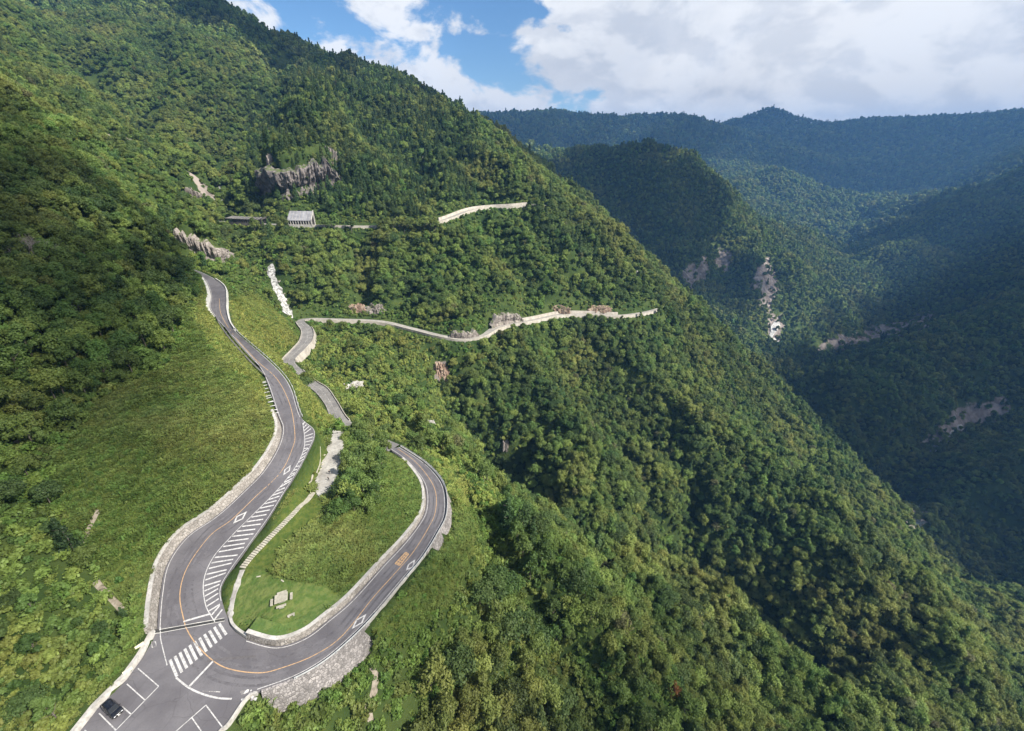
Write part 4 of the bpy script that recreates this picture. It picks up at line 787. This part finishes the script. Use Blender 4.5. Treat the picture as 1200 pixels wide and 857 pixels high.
# ------------------------------------------------------------------ vegetation prototypes
def leafquads(cen, nrm, size, aspect=1.0):
    n = len(cen); a = RNG.normal(size=(n, 3)); u = np.cross(nrm, a); u /= np.linalg.norm(u, axis=1)[:, None] + 1e-9; v = np.cross(nrm, u)
    s = np.asarray(size).reshape(-1, 1) * .5; u = u * s * aspect; v = v * s
    q = np.stack([cen - u - v * .35, cen - u * .1 + v * -.95, cen + u + v * .3, cen + u * .05 + v], 1); return q
def crown(R, H, z0, lobes, leaves, lsize, seed, shape='round', spread=.62):
    rg = np.random.default_rng(seed); cen, nrm = [], []; lean = rg.normal(size=2) * R * .12
    wts_ = rg.uniform(.5, 1.5, lobes); wts_ /= wts_.sum()
    for k in range(lobes):
        if shape == 'round':
            th = k * 2.39996 + rg.normal() * .5; fr = min(1.15, math.sqrt((k + .5) / lobes) * rg.uniform(.7, 1.25)); r = R * spread * fr; c = np.array([r * math.cos(th) + lean[0], r * math.sin(th) + lean[1], z0 + H * (.3 + .46 * (1 - fr ** 2) + .34 * (rg.random() - .5))]); lr = R * rg.uniform(.24, .5)
        else:
            fr = (k + .5) / lobes; th = k * 2.39996; r = R * (1 - fr) * .55; c = np.array([r * math.cos(th), r * math.sin(th), z0 + H * fr]); lr = R * (.52 * (1 - fr) + .14)
        m = max(8, int(leaves * wts_[k])); d = rg.normal(size=(m, 3)); d[:, 2] = d[:, 2] * .9 + .3; d /= np.linalg.norm(d, axis=1)[:, None]
        sp_ = 1 + .35 * np.sin(d[:, 0] * 5 + k) * np.cos(d[:, 1] * 6 - k); rr = lr * (.5 + .62 * rg.random(m) ** .8) * sp_; p = c + d * rr[:, None] * np.array([1, 1, .85]); cen.append(p); nn_ = d + rg.normal(size=(m, 3)) * .5; nn_[:, 2] += .15; nrm.append(nn_ / np.linalg.norm(nn_, axis=1)[:, None])
    cen, nrm = np.concatenate(cen), np.concatenate(nrm); q = leafquads(cen, nrm, lsize * (.6 + .8 * rg.random(len(cen)))); return quads(q.reshape(-1, 3), len(cen))
def trunk_mesh(h, r, seed, limbs=5, reach=2.0):
    rg = np.random.default_rng(seed); v, f = [], []
    def tube(a, b, r0, r1, n=7, seg=4):
        a, b = np.array(a, float), np.array(b, float); o = len(v); bend = rg.normal(size=3) * np.linalg.norm(b - a) * .05
        for i in range(seg + 1):
            t = i / seg; c = a + (b - a) * t + bend * math.sin(math.pi * t); rr = r0 + (r1 - r0) * t
            for j in range(n): v.append(c + rr * np.array([math.cos(6.283 * j / n), math.sin(6.283 * j / n), 0]))
        for i in range(seg):
            for j in range(n): f.append((o + i * n + j, o + i * n + (j + 1) % n, o + (i + 1) * n + (j + 1) % n, o + (i + 1) * n + j))
    tube((0, 0, -1.2), (rg.normal() * .2, rg.normal() * .2, h), r, r * .35)
    for k in range(limbs):
        z = h * (.45 + .5 * k / limbs); th = k * 2.4 + rg.random(); tube((0, 0, z), (math.cos(th) * reach, math.sin(th) * reach, z + reach * .8), r * .4, r * .12, 5, 3)
    me = bpy.data.meshes.new('trunk'); me.from_pydata([tuple(q) for q in v], [], f); me.shade_smooth(); return me
PROTO = {}
def proto(name, me, m): me.materials.append(MATS[m]); me.name = name; PROTO[name] = me
proto('broad_a', crown(3.6, 5.2, 3.0, 13, 2700, .44, 1), 'leaf'); proto('broad_b', crown(3.2, 6.4, 3.0, 12, 2500, .44, 2), 'leaf'); proto('broad_c', crown(3.9, 4.6, 2.8, 15, 2800, .43, 3, spread=.7), 'leaf_light')
proto('broad_d', crown(3.4, 5.4, 3.0, 9, 2400, .44, 14, spread=.72), 'leaf_light')
proto('broad_e', crown(2.5, 8.2, 2.5, 11, 2300, .44, 31, spread=.55), 'leaf'); proto('broad_f', crown(4.3, 4.2, 3.2, 12, 2700, .45, 32, spread=.8), 'leaf_dark')
proto('conifer', crown(2.5, 10.0, 1.5, 16, 1900, .48, 4, 'cone'), 'conifer_leaf'); proto('olive', crown(3.4, 4.8, 3.0, 12, 1200, .55, 5), 'olive_leaf'); proto('autumn', crown(3.2, 4.8, 2.6, 11, 1100, .6, 6), 'autumn_leaf')
proto('lod_a', crown(3.6, 5.2, 2.6, 10, 420, 1.25, 7), 'leaf'); proto('lod_b', crown(3.3, 6.2, 2.6, 9, 380, 1.25, 8), 'leaf_light'); proto('lod_c', crown(2.5, 10, 1.2, 12, 380, 1.1, 9, 'cone'), 'conifer_leaf')
proto('shrub_a', crown(1.15, 1.5, .0, 8, 330, .36, 10), 'shrub_leaf'); proto('shrub_b', crown(1.3, 1.2, .0, 9, 330, .34, 11), 'shrub_leaf'); proto('shrub_c', crown(1.15, 1.7, .0, 8, 330, .36, 16), 'leaf')
def tuft(n, h, r, seed):
    rg = np.random.default_rng(seed); q = []
    for i in range(n):
        a = rg.random() * 6.283; b = np.array([rg.normal() * r * .45, rg.normal() * r * .45, -.1]); d = np.array([math.cos(a), math.sin(a), 0]); e_ = np.array([-d[1], d[0], 0]) * (.05 + .04 * rg.random()); hh = h * (.6 + .6 * rg.random()); l = hh * (.3 + .5 * rg.random())
        m1 = b + d * l * .4 + [0, 0, hh * .75]; t1 = b + d * l + [0, 0, hh * .82]; q.append([b - e_, b + e_, m1 + e_ * 1.3, m1 - e_ * 1.3]); q.append([m1 - e_ * 1.3, m1 + e_ * 1.3, t1 + e_ * .3, t1 - e_ * .3])
    return quads(np.array(q).reshape(-1, 3), len(q))
proto('grass_a', tuft(46, .85, .62, 1), 'grass_blade'); proto('grass_b', tuft(40, .65, .66, 2), 'grass_blade'); proto('grass_sunlit', tuft(40, .75, .66, 3), 'sunlit_grass'); proto('shrub_sunlit', crown(1.15, 1.5, .0, 8, 330, .34, 21), 'sunlit_shrub')

# ------------------------------------------------------------------ scatter
PATH1 = [(166,736),(140,703),(116,680),(108,684),(132,710),(158,742)]; PATH2 = [(91,642),(99,620),(109,600),(119,595),(119,603),(108,624),(100,643)]
FOREST_FREE = GRASS_PX[:1] + GRASS_PX[1:2] + GRASS_PX[2:3]
SHRUB_PX = [[(0,530),(62,545),(104,655),(165,735),(100,840),(0,960),(-200,960),(-200,560)], [(500,530),(560,545),(600,600),(560,700),(500,800),(480,900),(300,900),(300,850),(420,770),(540,640)], [(345,380),(420,395),(500,400),(520,470),(540,520),(470,520),(400,480),(350,430)], [(250,330),(300,320),(330,372),(345,385),(270,360)], [(270,265),(340,280),(345,370),(300,340),(255,320)], [(280,265),(330,290),(325,315),(290,300)]]
def scatter(x0, x1, y0, y1, sp, tmin, tmax, margin=140):
    gx, gy = np.meshgrid(np.arange(x0, x1, sp), np.arange(y0, y1, sp)); x = gx.ravel() + RNG.uniform(-.48, .48, gx.size) * sp; y = gy.ravel() + RNG.uniform(-.48, .48, gx.size) * sp
    pr = np.stack([x, y, ground(x, y)], 1); px, py, ax = project(pr); k = (ax > tmin) & (ax <= tmax) & (px > -margin) & (px < 1200 + margin) & (py < 857 + margin) & (py > -margin); pr, px, py, ax = pr[k], px[k], py[k], ax[k]
    d = np.full(len(pr), 999.0); nb = (pr[:, 0] > -420) & (pr[:, 0] < 320) & (pr[:, 1] < 640)
    if nb.any():
        dd, i = near_road(pr[nb, :2]); lift = (EU[i] > 1) & (dd > 1.7) & (dd < 4.6); w0 = np.where(nb)[0][lift]; pr[w0, 2] = np.maximum(pr[w0, 2], (EZ + EU)[i][lift] - .05); pdist, _ = seg_dist(pr[nb, :2], PLZ); ins = in_poly(pr[nb, 0], pr[nb, 1], PLZ); d[nb] = np.minimum(dd, np.where(ins, -1, pdist))
    return pr, px, py, ax, d
def inany(px, py, polys):
    m = np.zeros(len(px), bool)
    for q in polys: m |= in_poly(px, py, q)
    return m
def visible(p, h):
    q = p + np.array([0, 0, 1.0]) * np.asarray(h).reshape(-1, 1); ok = np.ones(len(p), bool)
    for s in np.linspace(.3, .985, 60):
        r = q * s; ok &= r[:, 2] > ground(r[:, 0], r[:, 1]) + (2.0 if s < .97 else -50)
    return ok
NARROW = [(266,345),(345,480),(352,560)]
rows = []   # (pos, scale, rot, kind name)
def addrows(p, s, kinds, probs):
    k = RNG.choice(len(kinds), len(p), p=np.array(probs) / sum(probs))
    for i, nm in enumerate(kinds):
        m = k == i
        if m.any(): rows.append((nm, p[m], s[m]))
ROCK_PX_EXTRA = [[(335,360),(470,366),(470,396),(335,386)]]
ROCK_PX = [[(202,272),(282,300),(284,316),(240,314),(200,290)],[(306,222),(352,220),(400,202),(406,222),(352,243),(312,243)],[(308,300),(322,300),(335,330),(352,375),(335,380),(318,345)],[(405,350),(450,350),(452,378),(405,378)],[(525,378),(560,372),(570,345),(618,350),(622,384),(560,398),(525,394)],[(505,420),(528,422),(525,455),(505,450)],[(398,445),(428,448),(428,470),(402,468)],[(215,205),(245,212),(245,238),(218,232)],[(640,352),(720,352),(720,372),(640,374)],[(336,240),(376,240),(376,285),(340,285)],[(373,258),(445,258),(445,275),(373,275)],[(276,252),(312,252),(312,272),(276,272)],[(508,240),(606,234),(606,262),(512,274)],[(325,395),(380,390),(380,445),(330,440)],[(355,440),(415,470),(415,510),(380,505)],[(455,380),(570,386),(570,412),(455,400)]] + ROCK_PX_EXTRA
cut_bare = lambda px, py: inany(px, py, BARE_PX)
# trees, near and middle distance
for (sp, t0, t1, area) in ((4.7, 20, 330, (-420, 520, 0, 420)), (4.9, 330, 800, (-950, 900, 60, 1000))):
    p, px, py, ax, d = scatter(*area, sp, t0, t1)
    gr = inany(px, py, GRASS_PX) & (ax < 330); sh = inany(px, py, SHRUB_PX) & (ax < 400); keep = (d > 4.5) & ~(gr & (ax < 330)) & ~(cut_bare(px, py) & (RNG.random(len(px)) < .8)) & ~(sh & (RNG.random(len(px)) < np.where(in_poly(px, py, SHRUB_PX[0]), .3, .88)))
    keep &= ~((d < 9) & (RNG.random(len(px)) < .5)) & ~(inany(px, py, ROCK_PX) & (ax > 150) & (ax < 560) & (~inany(px, py, ROCK_PX[:2]) | (RNG.random(len(px)) < .85)))
    dens_ = fbm(p[:, 0] / 38, p[:, 1] / 38, 3); keep &= RNG.random(len(px)) < (.62 + 1.4 * sm(dens_, .3, .5))
    p, px, py, ax, d = p[keep], px[keep], py[keep], ax[keep], d[keep]
    big = fbm(p[:, 0] / 60 + 9, p[:, 1] / 60, 3); s = (.62 + .95 * RNG.random(len(p)) ** 1.6) * (.75 + .95 * big) * np.where(d < 14, .72, 1.0) * np.where(in_poly(px, py, SHRUB_PX[0]) & (ax < 200), .62, 1); s = np.minimum(s, np.where(ax < 170, 1.15, 1.3) * (.85 + .25 * RNG.random(len(p))))
    con = ((px > 290) & (px < 560) & (py > 120) & (py < 260)) | ((px > 330) & (px < 700) & (py < 130)); cn = con & (RNG.random(len(p)) < .45)
    addrows(p[cn], s[cn], ['conifer'], [1]); q = ~cn; patch = fbm(p[:, 0] / 45 + 31, p[:, 1] / 45 + 5, 3) + RNG.normal(0, .05, len(p))
    for lo_p, hi_p, pr_ in ((-9, .42, [.12, .22, .04, .08, .01, .08, .15, .3]), (.42, .56, [.3, .2, .14, .12, .012, .03, .12, .08]), (.56, 9, [.12, .08, .34, .32, .015, .01, .1, .03])):
        z_ = q & (patch >= lo_p) & (patch < hi_p); addrows(p[z_], s[z_], ['broad_a', 'broad_b', 'broad_c', 'broad_d', 'olive', 'conifer', 'broad_e', 'broad_f'], pr_)
# far woods
for (sp, t0, t1, area, s0) in ((8.5, 800, 1700, (-1400, 2300, 500, 2300), 1.45), (19, 1700, 3300, (-1500, 4500, 1200, 4200), 3.0), (34, 3300, 6200, (-2500, 7500, 2500, 7000), 4.6)):
    p, px, py, ax, d = scatter(*area, sp, t0, t1, 60); keep = visible(p, 22) & ~(cut_bare(px, py) & (RNG.random(len(px)) < .8)); p = p[keep]; s = s0 * (.65 + .7 * RNG.random(len(p)))
    addrows(p, s, ['lod_a', 'lod_b', 'lod_c'], [.55, .3, .12 if t0 < 1000 else .04])
# shrubs
for (sp, t0, t1, area) in ((1.5, 20, 210, (-260, 140, 0, 230)), (2.6, 210, 420, (-330, 330, 120, 520)), (4.2, 420, 640, (-500, 450, 330, 760))):
    p, px, py, ax, d = scatter(*area, sp, t0, t1, 60); gr = inany(px, py, GRASS_PX) & (ax < 330); sh = inany(px, py, SHRUB_PX); lawn = inany(px, py, [[(262,722),(272,692),(300,668),(335,675),(390,690),(400,705),(350,745),(300,745)], LOT_PX, PATH1, PATH2, [(256,722),(266,674),(356,568),(384,592),(292,692),(275,730)]])
    pn = vnoise(p[:, 0] / 9, p[:, 1] / 9); keep = (d > 1.9) & ~lawn & ~inany(px, py, [[(311,306),(323,306),(336,334),(348,374),(333,376),(320,346)]]) & (sh | (gr & (RNG.random(len(px)) < .22 + .4 * (pn > .58))) | (~gr & (d < 10)) | (~gr & (RNG.random(len(px)) < (.6 if t0 > 100 else .85))))
    p, gr_ = p[keep], gr[keep]; s = (.6 + .9 * RNG.random(len(p)) ** 1.5) * np.where(gr_, .62, 1.15) * (1.9 if t0 > 400 else 1.3 if t0 > 100 else 1) * np.where(d[keep] < 3.2, .6, 1); yl = inany(px[keep], py[keep], [GRASS_PX[1], SHRUB_PX[2], [(500,525),(560,540),(600,480),(640,500),(580,600),(530,600)]]) & (RNG.random(len(p)) < .5); addrows(p[yl], s[yl], ['shrub_sunlit'], [1]); addrows(p[~yl], s[~yl], ['shrub_a', 'shrub_b', 'shrub_c'], [.4, .35, .25])
# tall grass
p, px, py, ax, d = scatter(-200, 60, 10, 330, .85, 20, 330, 40); gr = inany(px, py, GRASS_PX); lawn = inany(px, py, [[(262,722),(272,692),(300,668),(335,675),(390,690),(400,705),(350,745),(300,745)], LOT_PX, PATH1, PATH2, [(256,722),(266,674),(356,568),(384,592),(292,692),(275,730)]])
keep = (gr | (d < 5)) & (d > 1.5) & ~lawn; pg, dg = p[keep], d[keep]; gsc = (.75 + .6 * RNG.random(len(pg)) + .9 * sm(vnoise(pg[:, 0] / 5, pg[:, 1] / 5), .45, .8)) * np.where(dg < 3, .6, 1)
kk = lawn & gr & (d > 1.2) & ~inany(px, py, [LOT_PX, [(266,727),(271,690),(284,667),(372,578),(378,586),(290,672),(280,690),(276,730)]]); pl, sl = p[kk], .16 + .12 * RNG.random(kk.sum())

# individual trees: the ones that show largest
trees_all = [(nm, p, s) for nm, p, s in rows if not nm.startswith(('shrub', 'lod'))]
P_ = np.concatenate([p for _, p, _ in trees_all]); S2 = np.concatenate([s for _, _, s in trees_all]); N_ = np.concatenate([[nm] * len(p) for nm, p, _ in trees_all])
px, py, ax = project(P_ + np.array([0, 0, 5])); score = np.where((px > 5) & (px < 1195) & (py > 0) & (py < 852) & visible(P_, 7 * S2), S2 / ax, 0); order = np.argsort(-score)[:270]
pick = np.zeros(len(P_), bool); pick[order] = True
trunks = {k: trunk_mesh(h, .2, i, 6, 1.9) for i, (k, h) in enumerate((('broad', 6.0), ('conifer', 10.0)))}
for m in trunks.values(): m.materials.append(MATS['bark'])
def where_label(x, y, nm, sc_):
    kind = {'broad_a': 'full dark green broadleaf tree', 'broad_b': 'tall dark green broadleaf tree', 'broad_c': 'wide light green broadleaf tree', 'broad_d': 'rounded light green broadleaf tree', 'conifer': 'narrow dark conifer', 'broad_e': 'slender upright dark green tree', 'broad_f': 'flat topped very dark tree', 'olive': 'olive brown tinted broadleaf tree', 'autumn': 'orange autumn coloured tree'}[nm]
    if x < 330: w_ = 'on the steep bank above the tall stone wall' if y > 430 else 'in the shaded wood above the climbing road'
    elif y < 560 and x < 520: w_ = 'beside the lower road below the viaduct'
    elif x < 520: w_ = 'on the slope under the hairpin boulder wall'
    elif y < 600: w_ = 'on the steep face below the mountainside road'
    elif x < 800: w_ = 'on the open slope outside the second curve'
    else: w_ = 'in the wood running down to the river gorge'
    sz = 'big ' if sc_ > 1.25 else 'small ' if sc_ < .8 else ''
    return sz + kind + ' ' + w_, w_
def tree(p, s, nm, label, group, rz=None, name='tree', cat='tree'):
    o = empty(name, (p[0], p[1], p[2] - .15), label, cat, group, RNG.random() * 6.28 if rz is None else rz); o.scale = (s, s, s * (.9 + .25 * RNG.random()))
    for pn, me in (('trunk', trunks['conifer' if nm == 'conifer' else 'broad']), ('crown', PROTO[nm])):
        c = bpy.data.objects.new(pn, me); C.objects.link(c); c.parent = o
    return o
for i in order: lb, g = where_label(px[i], py[i], N_[i], S2[i]); tree(P_[i], S2[i], N_[i], lb, 'trees ' + g)
# knoll trees and the special ones
for k, (x, y, s, nm) in enumerate([(432,545,1.0,'broad_b'),(418,555,.95,'broad_a'),(440,562,.85,'broad_a'),(405,592,.95,'broad_c'),(396,604,.8,'broad_a'),(425,578,.95,'broad_b'),(416,535,.8,'broad_a'),(448,548,.8,'broad_b'),(415,600,.8,'broad_b'),(434,530,.85,'broad_a'),(384,612,.5,'broad_a'),(424,520,.8,'broad_a'),(408,575,.75,'broad_a'),(445,535,.7,'broad_a'),(454,533,.85,'broad_b'),(446,524,.95,'broad_a'),(432,514,.9,'broad_b'),(418,508,.75,'broad_a'),(408,513,.55,'broad_c'),(436,592,.7,'broad_a'),(446,575,.7,'broad_c'),(400,585,.8,'broad_f'),(415,568,.9,'broad_a'),(428,600,.75,'broad_c'),(404,556,.7,'broad_e'),(440,582,.7,'broad_b'),(422,545,1.0,'broad_f'),(436,555,.9,'broad_b'),(408,540,.7,'broad_a')]):
    tree(hit(x, y) - np.array([0, 0, 1.8]), s * 1.12, nm, 'low dense dark tree in the clump on the knoll between gravel lot and curve', 'tree clump on the knoll')
tree(hit(785, 818), .9, 'autumn', 'orange autumn coloured tree alone among green woods', None); 
tree(hit(838, 622), 1.15, 'olive', 'yellowish tinted tree at the foot of the gully', None); tree(hit(372, 492), .3, 'broad_a', 'small round bush at the end of the hatched strip', None, name='bush', cat='bush')
for k, x in enumerate(list(range(444, 512, 6)) + [382, 396, 412, 334, 326, 300]):
    tree(hit(x, 270 + 1.5 * (k % 3)) - np.array([0, 0, .3]), 1.3 + .3 * RNG.random(), ['broad_a', 'broad_e', 'broad_b'][k % 3], 'leafy tree standing just below the parapet of the highest road', 'trees below the highest road')
for k, (x, y) in enumerate([(318,196),(328,192),(338,190),(348,191),(358,189),(368,188),(378,186),(388,184),(324,200),(344,196),(364,193)]):
    tree(hit(x, y) - np.array([0, 0, 1.0]), .8 + .35 * RNG.random(), ['conifer', 'broad_e', 'broad_a'][k % 3], 'tree growing on the brink of the big dark cliff', 'trees on top of the cliff')
bt = empty('bare_tree', hit(52, 318), 'leafless grey tree standing in the shaded wood', 'tree'); 
def bare_tree():
    rg = random.Random(4); v, f = [], []
    def br(a, d, l, r, dep):
        b = a + d * l; n = 5; u = d.orthogonal().normalized(); w_ = d.cross(u); o = len(v)
        for c, rr in ((a, r), (b, r * .6)):
            for j in range(n): v.append(tuple(c + (u * math.cos(6.283 * j / n) + w_ * math.sin(6.283 * j / n)) * rr))
        for j in range(n): f.append((o + j, o + (j + 1) % n, o + n + (j + 1) % n, o + n + j))
        if dep:
            for _ in range(4 if dep > 2 else 3):
                e_ = Vector((rg.gauss(0, 1), rg.gauss(0, 1), rg.gauss(.2, .7))).normalized(); br(a + d * l * rg.uniform(.55, 1), (d * .9 + e_ * .75).normalized(), l * .66, r * .55, dep - 1)
    br(Vector((0, 0, -1)), Vector((0, 0, 1)), 5.5, .28, 5); return v, f
v, f = bare_tree(); sp_ = [i for i in range(len(f))]; nb_ = 5
mk('trunk', v[:10], f[:5], 'dead_wood', bt); mk('branches', [q for q in v], f[5:], 'dead_wood', bt)
bt.scale = (1.3, 1.3, 1.3)

# everything else that grows, as stuff instanced on points
def stuff(name, items, label, cat):
    kinds = sorted({nm for nm, _, _ in items}); Pp = np.concatenate([p for _, p, _ in items]); Ss = np.concatenate([s for _, _, s in items]); Kk = np.concatenate([np.full(len(p), kinds.index(nm)) for nm, p, _ in items])
    me = bpy.data.meshes.new(name); me.vertices.add(len(Pp)); me.vertices.foreach_set('co', (Pp - [0, 0, .15]).astype(np.float32).ravel())
    def att(nm, tp, a, key): x = me.attributes.new(nm, tp, 'POINT'); x.data.foreach_set(key, np.ascontiguousarray(a).ravel())
    att('kind', 'INT', Kk.astype(np.int32), 'value'); n = len(Pp)
    att('size', 'FLOAT_VECTOR', np.stack([Ss * RNG.uniform(.85, 1.15, n), Ss * RNG.uniform(.85, 1.15, n), Ss * RNG.uniform(.85, 1.2, n)], 1).astype(np.float32), 'vector')
    att('turn', 'FLOAT_VECTOR', np.stack([RNG.normal(0, .06, n), RNG.normal(0, .06, n), RNG.uniform(0, 6.283, n)], 1).astype(np.float32), 'vector')
    o = bpy.data.objects.new(name, me); C.objects.link(o); o['kind'] = 'stuff'; tag(o, label, cat)
    ng = bpy.data.node_groups.new(name, 'GeometryNodeTree'); ng.interface.new_socket('Geometry', in_out='INPUT', socket_type='NodeSocketGeometry'); ng.interface.new_socket('Geometry', in_out='OUTPUT', socket_type='NodeSocketGeometry')
    N = ng.nodes; Lk = ng.links; gi = N.new('NodeGroupInput'); go = N.new('NodeGroupOutput'); join = N.new('GeometryNodeJoinGeometry')
    def named(nm, tp): x = N.new('GeometryNodeInputNamedAttribute'); x.data_type = tp; x.inputs[0].default_value = nm; return x.outputs[0]
    kd, sz, tn = named('kind', 'INT'), named('size', 'FLOAT_VECTOR'), named('turn', 'FLOAT_VECTOR')
    for i, nm in enumerate(kinds):
        cmp = N.new('FunctionNodeCompare'); cmp.data_type = 'INT'; cmp.operation = 'EQUAL'; Lk.new(kd, cmp.inputs[2]); cmp.inputs[3].default_value = i
        oi = N.new('GeometryNodeObjectInfo'); oi.inputs['Object'].default_value = SRC[nm]; oi.inputs['As Instance'].default_value = True; oi.transform_space = 'ORIGINAL'
        iop = N.new('GeometryNodeInstanceOnPoints'); Lk.new(gi.outputs[0], iop.inputs['Points']); Lk.new(cmp.outputs[0], iop.inputs['Selection']); Lk.new(oi.outputs['Geometry'], iop.inputs['Instance']); Lk.new(sz, iop.inputs['Scale'])
        e2r = N.new('FunctionNodeEulerToRotation'); Lk.new(tn, e2r.inputs[0]); Lk.new(e2r.outputs[0], iop.inputs['Rotation']); Lk.new(iop.outputs[0], join.inputs[0])
    Lk.new(join.outputs[0], go.inputs[0]); md = o.modifiers.new('scatter', 'NODES'); md.node_group = ng; print('STUFF', name, n); return o
SRC = {nm: bpy.data.objects.new(nm, me) for nm, me in PROTO.items()}     # instance sources, not linked to the scene
stuff('forest', [(nm, P_[(N_ == nm) & ~pick], S2[(N_ == nm) & ~pick]) for nm in sorted(set(N_))] + [r for r in rows if r[0].startswith('lod')], 'dense mixed green forest covering the mountains and the gorge', 'forest')
stuff('undergrowth', [r for r in rows if r[0].startswith('shrub')], 'low leafy green shrubs covering the banks beside the roads', 'undergrowth')
g1 = RNG.random(len(pg)) < .5; SUNLIT_PX = [GRASS_PX[1], [(236,335),(262,380),(300,425),(322,480),(300,470),(270,430),(240,400),(228,375)], [(500,530),(545,545),(560,585),(530,600),(515,560)]]
yq = inany(*project(pg)[:2], SUNLIT_PX) & (RNG.random(len(pg)) < .72); yp = pg[yq]; ys = gsc[yq]; pg, gsc = pg[~yq], gsc[~yq]; g1 = RNG.random(len(pg)) < .5
stuff('grass', [('grass_sunlit', yp, ys), ('grass_a', pg[g1], gsc[g1]), ('grass_b', pg[~g1], gsc[~g1]), ('grass_b', pl, sl)], 'tall yellow green grass on the road banks and short lawn on the island', 'grass')

# ------------------------------------------------------------------ clouds out of view, placed along the sun direction to shade the slopes
def cloudm(nt, tr_=.52):
    d = nt.new('ShaderNodeBsdfDiffuse', {'Color': (.9, .9, .9, 1)}); tr = nt.new('ShaderNodeBsdfTranslucent', {'Color': (.9, .9, .9, 1)}); m1 = nt.new('ShaderNodeMixShader', {0: .5, 1: d.outputs[0], 2: tr.outputs[0]})
    return nt.new('ShaderNodeMixShader', {0: tr_, 1: m1.outputs[0], 2: nt.new('ShaderNodeBsdfTransparent').outputs[0]})
mat('cloud', cloudm); mat('dimming_cloud', lambda nt: cloudm(nt, .8))
def cloud(polys, spacing, rad_, label, seed, zc=2500, m='cloud'):
    rg = np.random.default_rng(seed); V, Fc = [], []; bm = bmesh.new(); bmesh.ops.create_icosphere(bm, subdivisions=2, radius=1); iv = np.array([v.co[:] for v in bm.verts]); bm.verts.index_update(); ifc = [tuple(v.index for v in q.verts) for q in bm.faces]; bm.free()
    for w_ in polys:
        w_ = np.array(w_, float); lo, hi = w_[:, :2].min(0), w_[:, :2].max(0)
        for x in np.arange(lo[0], hi[0], spacing):
            for y in np.arange(lo[1], hi[1], spacing):
                q = np.array([x, y]) + rg.uniform(-.4, .4, 2) * spacing
                if not in_poly(np.array(q[0]), np.array(q[1]), [tuple(a) for a in w_]): continue
                z = float(ground(q[0], q[1])); k = (zc - z) / SUNV.z; c = np.array([q[0] + SUNV.x * k, q[1] + SUNV.y * k, zc]) + rg.normal(size=3) * rad_ * .15; r = rad_ * rg.uniform(.7, 1.25)
                V.append(iv * r * np.array([1, 1, .6]) * (1 + .25 * (vnoise(iv[:, 0] * 2 + x, iv[:, 1] * 2 + y)[:, None] - .5)) + c); o_ = (len(V) - 1) * len(iv); Fc += [tuple(o_ + i for i in t_) for t_ in ifc]
    V = np.concatenate(V); c0 = V.mean(0); o = mk('cloud', V - c0, Fc, m, smooth=True, loc=c0, kind='stuff'); return tag(o, label, 'cloud')
W = lambda pts: [hit(*p) if len(p) == 2 else P(*p) for p in pts]
SH1 = W([(5,110),(60,160),(110,205),(150,240),(190,275),(222,325),(215,400),(150,430),(100,440),(5,480)]); SH1 = [(-450, 120)] + [tuple(q[:2]) for q in SH1[:-1]] + [tuple(SH1[-1][:2])]
cloud([SH1], 30, 26, 'ragged grey cloud drifting high over the shaded wood above the road', 5)
SH7 = [tuple(q[:2]) for q in W([(330,780),(420,700),(520,660),(600,690),(700,690),(800,740),(900,800),(960,850)])] + [(150, 20), (-20, 10)]
cloud([SH7], 24, 20, 'unseen thin cloud added to dim the lower slope below the hairpin', 9, m='dimming_cloud')  # sparse puffs added out of view to dim this slope
SH8 = [(-330, 90)] + [tuple(q[:2]) for q in W([(5,470),(150,432),(215,440),(262,520),(250,590),(200,640),(172,735),(60,850)])] + [(-260, 10)]
cloud([SH8], 17, 15, 'unseen thin cloud added to dim the grassy bank', 10, m='dimming_cloud')  # second veil added out of view, darkens the bank
SH3 = [(430, 560), (700, 250), (1200, 300), (2100, 900), (2500, 2300), (1700, 2000), (1350, 1350), (1050, 1250), (820, 1050), (560, 900)]
SH4 = [(150, 1050), (420, 1020), (640, 1180), (640, 1500), (420, 1750), (0, 1700)]
cloud([SH3, SH4], 88, 95, 'wide cloud bank drifting over the gorge and the middle hill', 6)
SH6 = [(-800, 1120), (-560, 1090), (-380, 985), (-200, 905), (-60, 860), (60, 770), (150, 900), (-100, 1250), (-500, 1450), (-950, 1450)]
cloud([SH6], 55, 52, 'long unseen cloud added to shade the mountain ridge', 8)  # added out of view to lay a shade band along the back ridge
SH5 = [(-600, 2600), (800, 3300), (1500, 3600), (2600, 3000), (3400, 3300), (5600, 3600), (6000, 5600), (2500, 6200), (-600, 5600)]
cloud([SH5], 280, 255, 'large cloud bank drifting over the far mountain range', 7)

# ------------------------------------------------------------------ haze
def haze():
    x0, x1, y0, y1, z0, z1 = -7000, 9000, -3000, 9500, float(Z.min()) - 5, float(Z.max()) + 60
    v, f = boxv(((x0 + x1) / 2, (y0 + y1) / 2, (z0 + z1) / 2), (x1 - x0, y1 - y0, z1 - z0)); m = bpy.data.materials.new('haze'); m.use_nodes = True; nt = NT(m.node_tree)
    vol = nt.new('ShaderNodeVolumePrincipled', {'Color': (.2, .48, 1.0, 1), 'Density': .000082, 'Anisotropy': 0.0}); out = nt.new('ShaderNodeOutputMaterial'); nt.l.new(vol.outputs[0], out.inputs['Volume'])
    o = mk('haze', v, f, m, kind='stuff'); return o
haze()
print('VERTS', len(Z), 'Zrange', Z.min(), Z.max(), 'trees', len(P_))
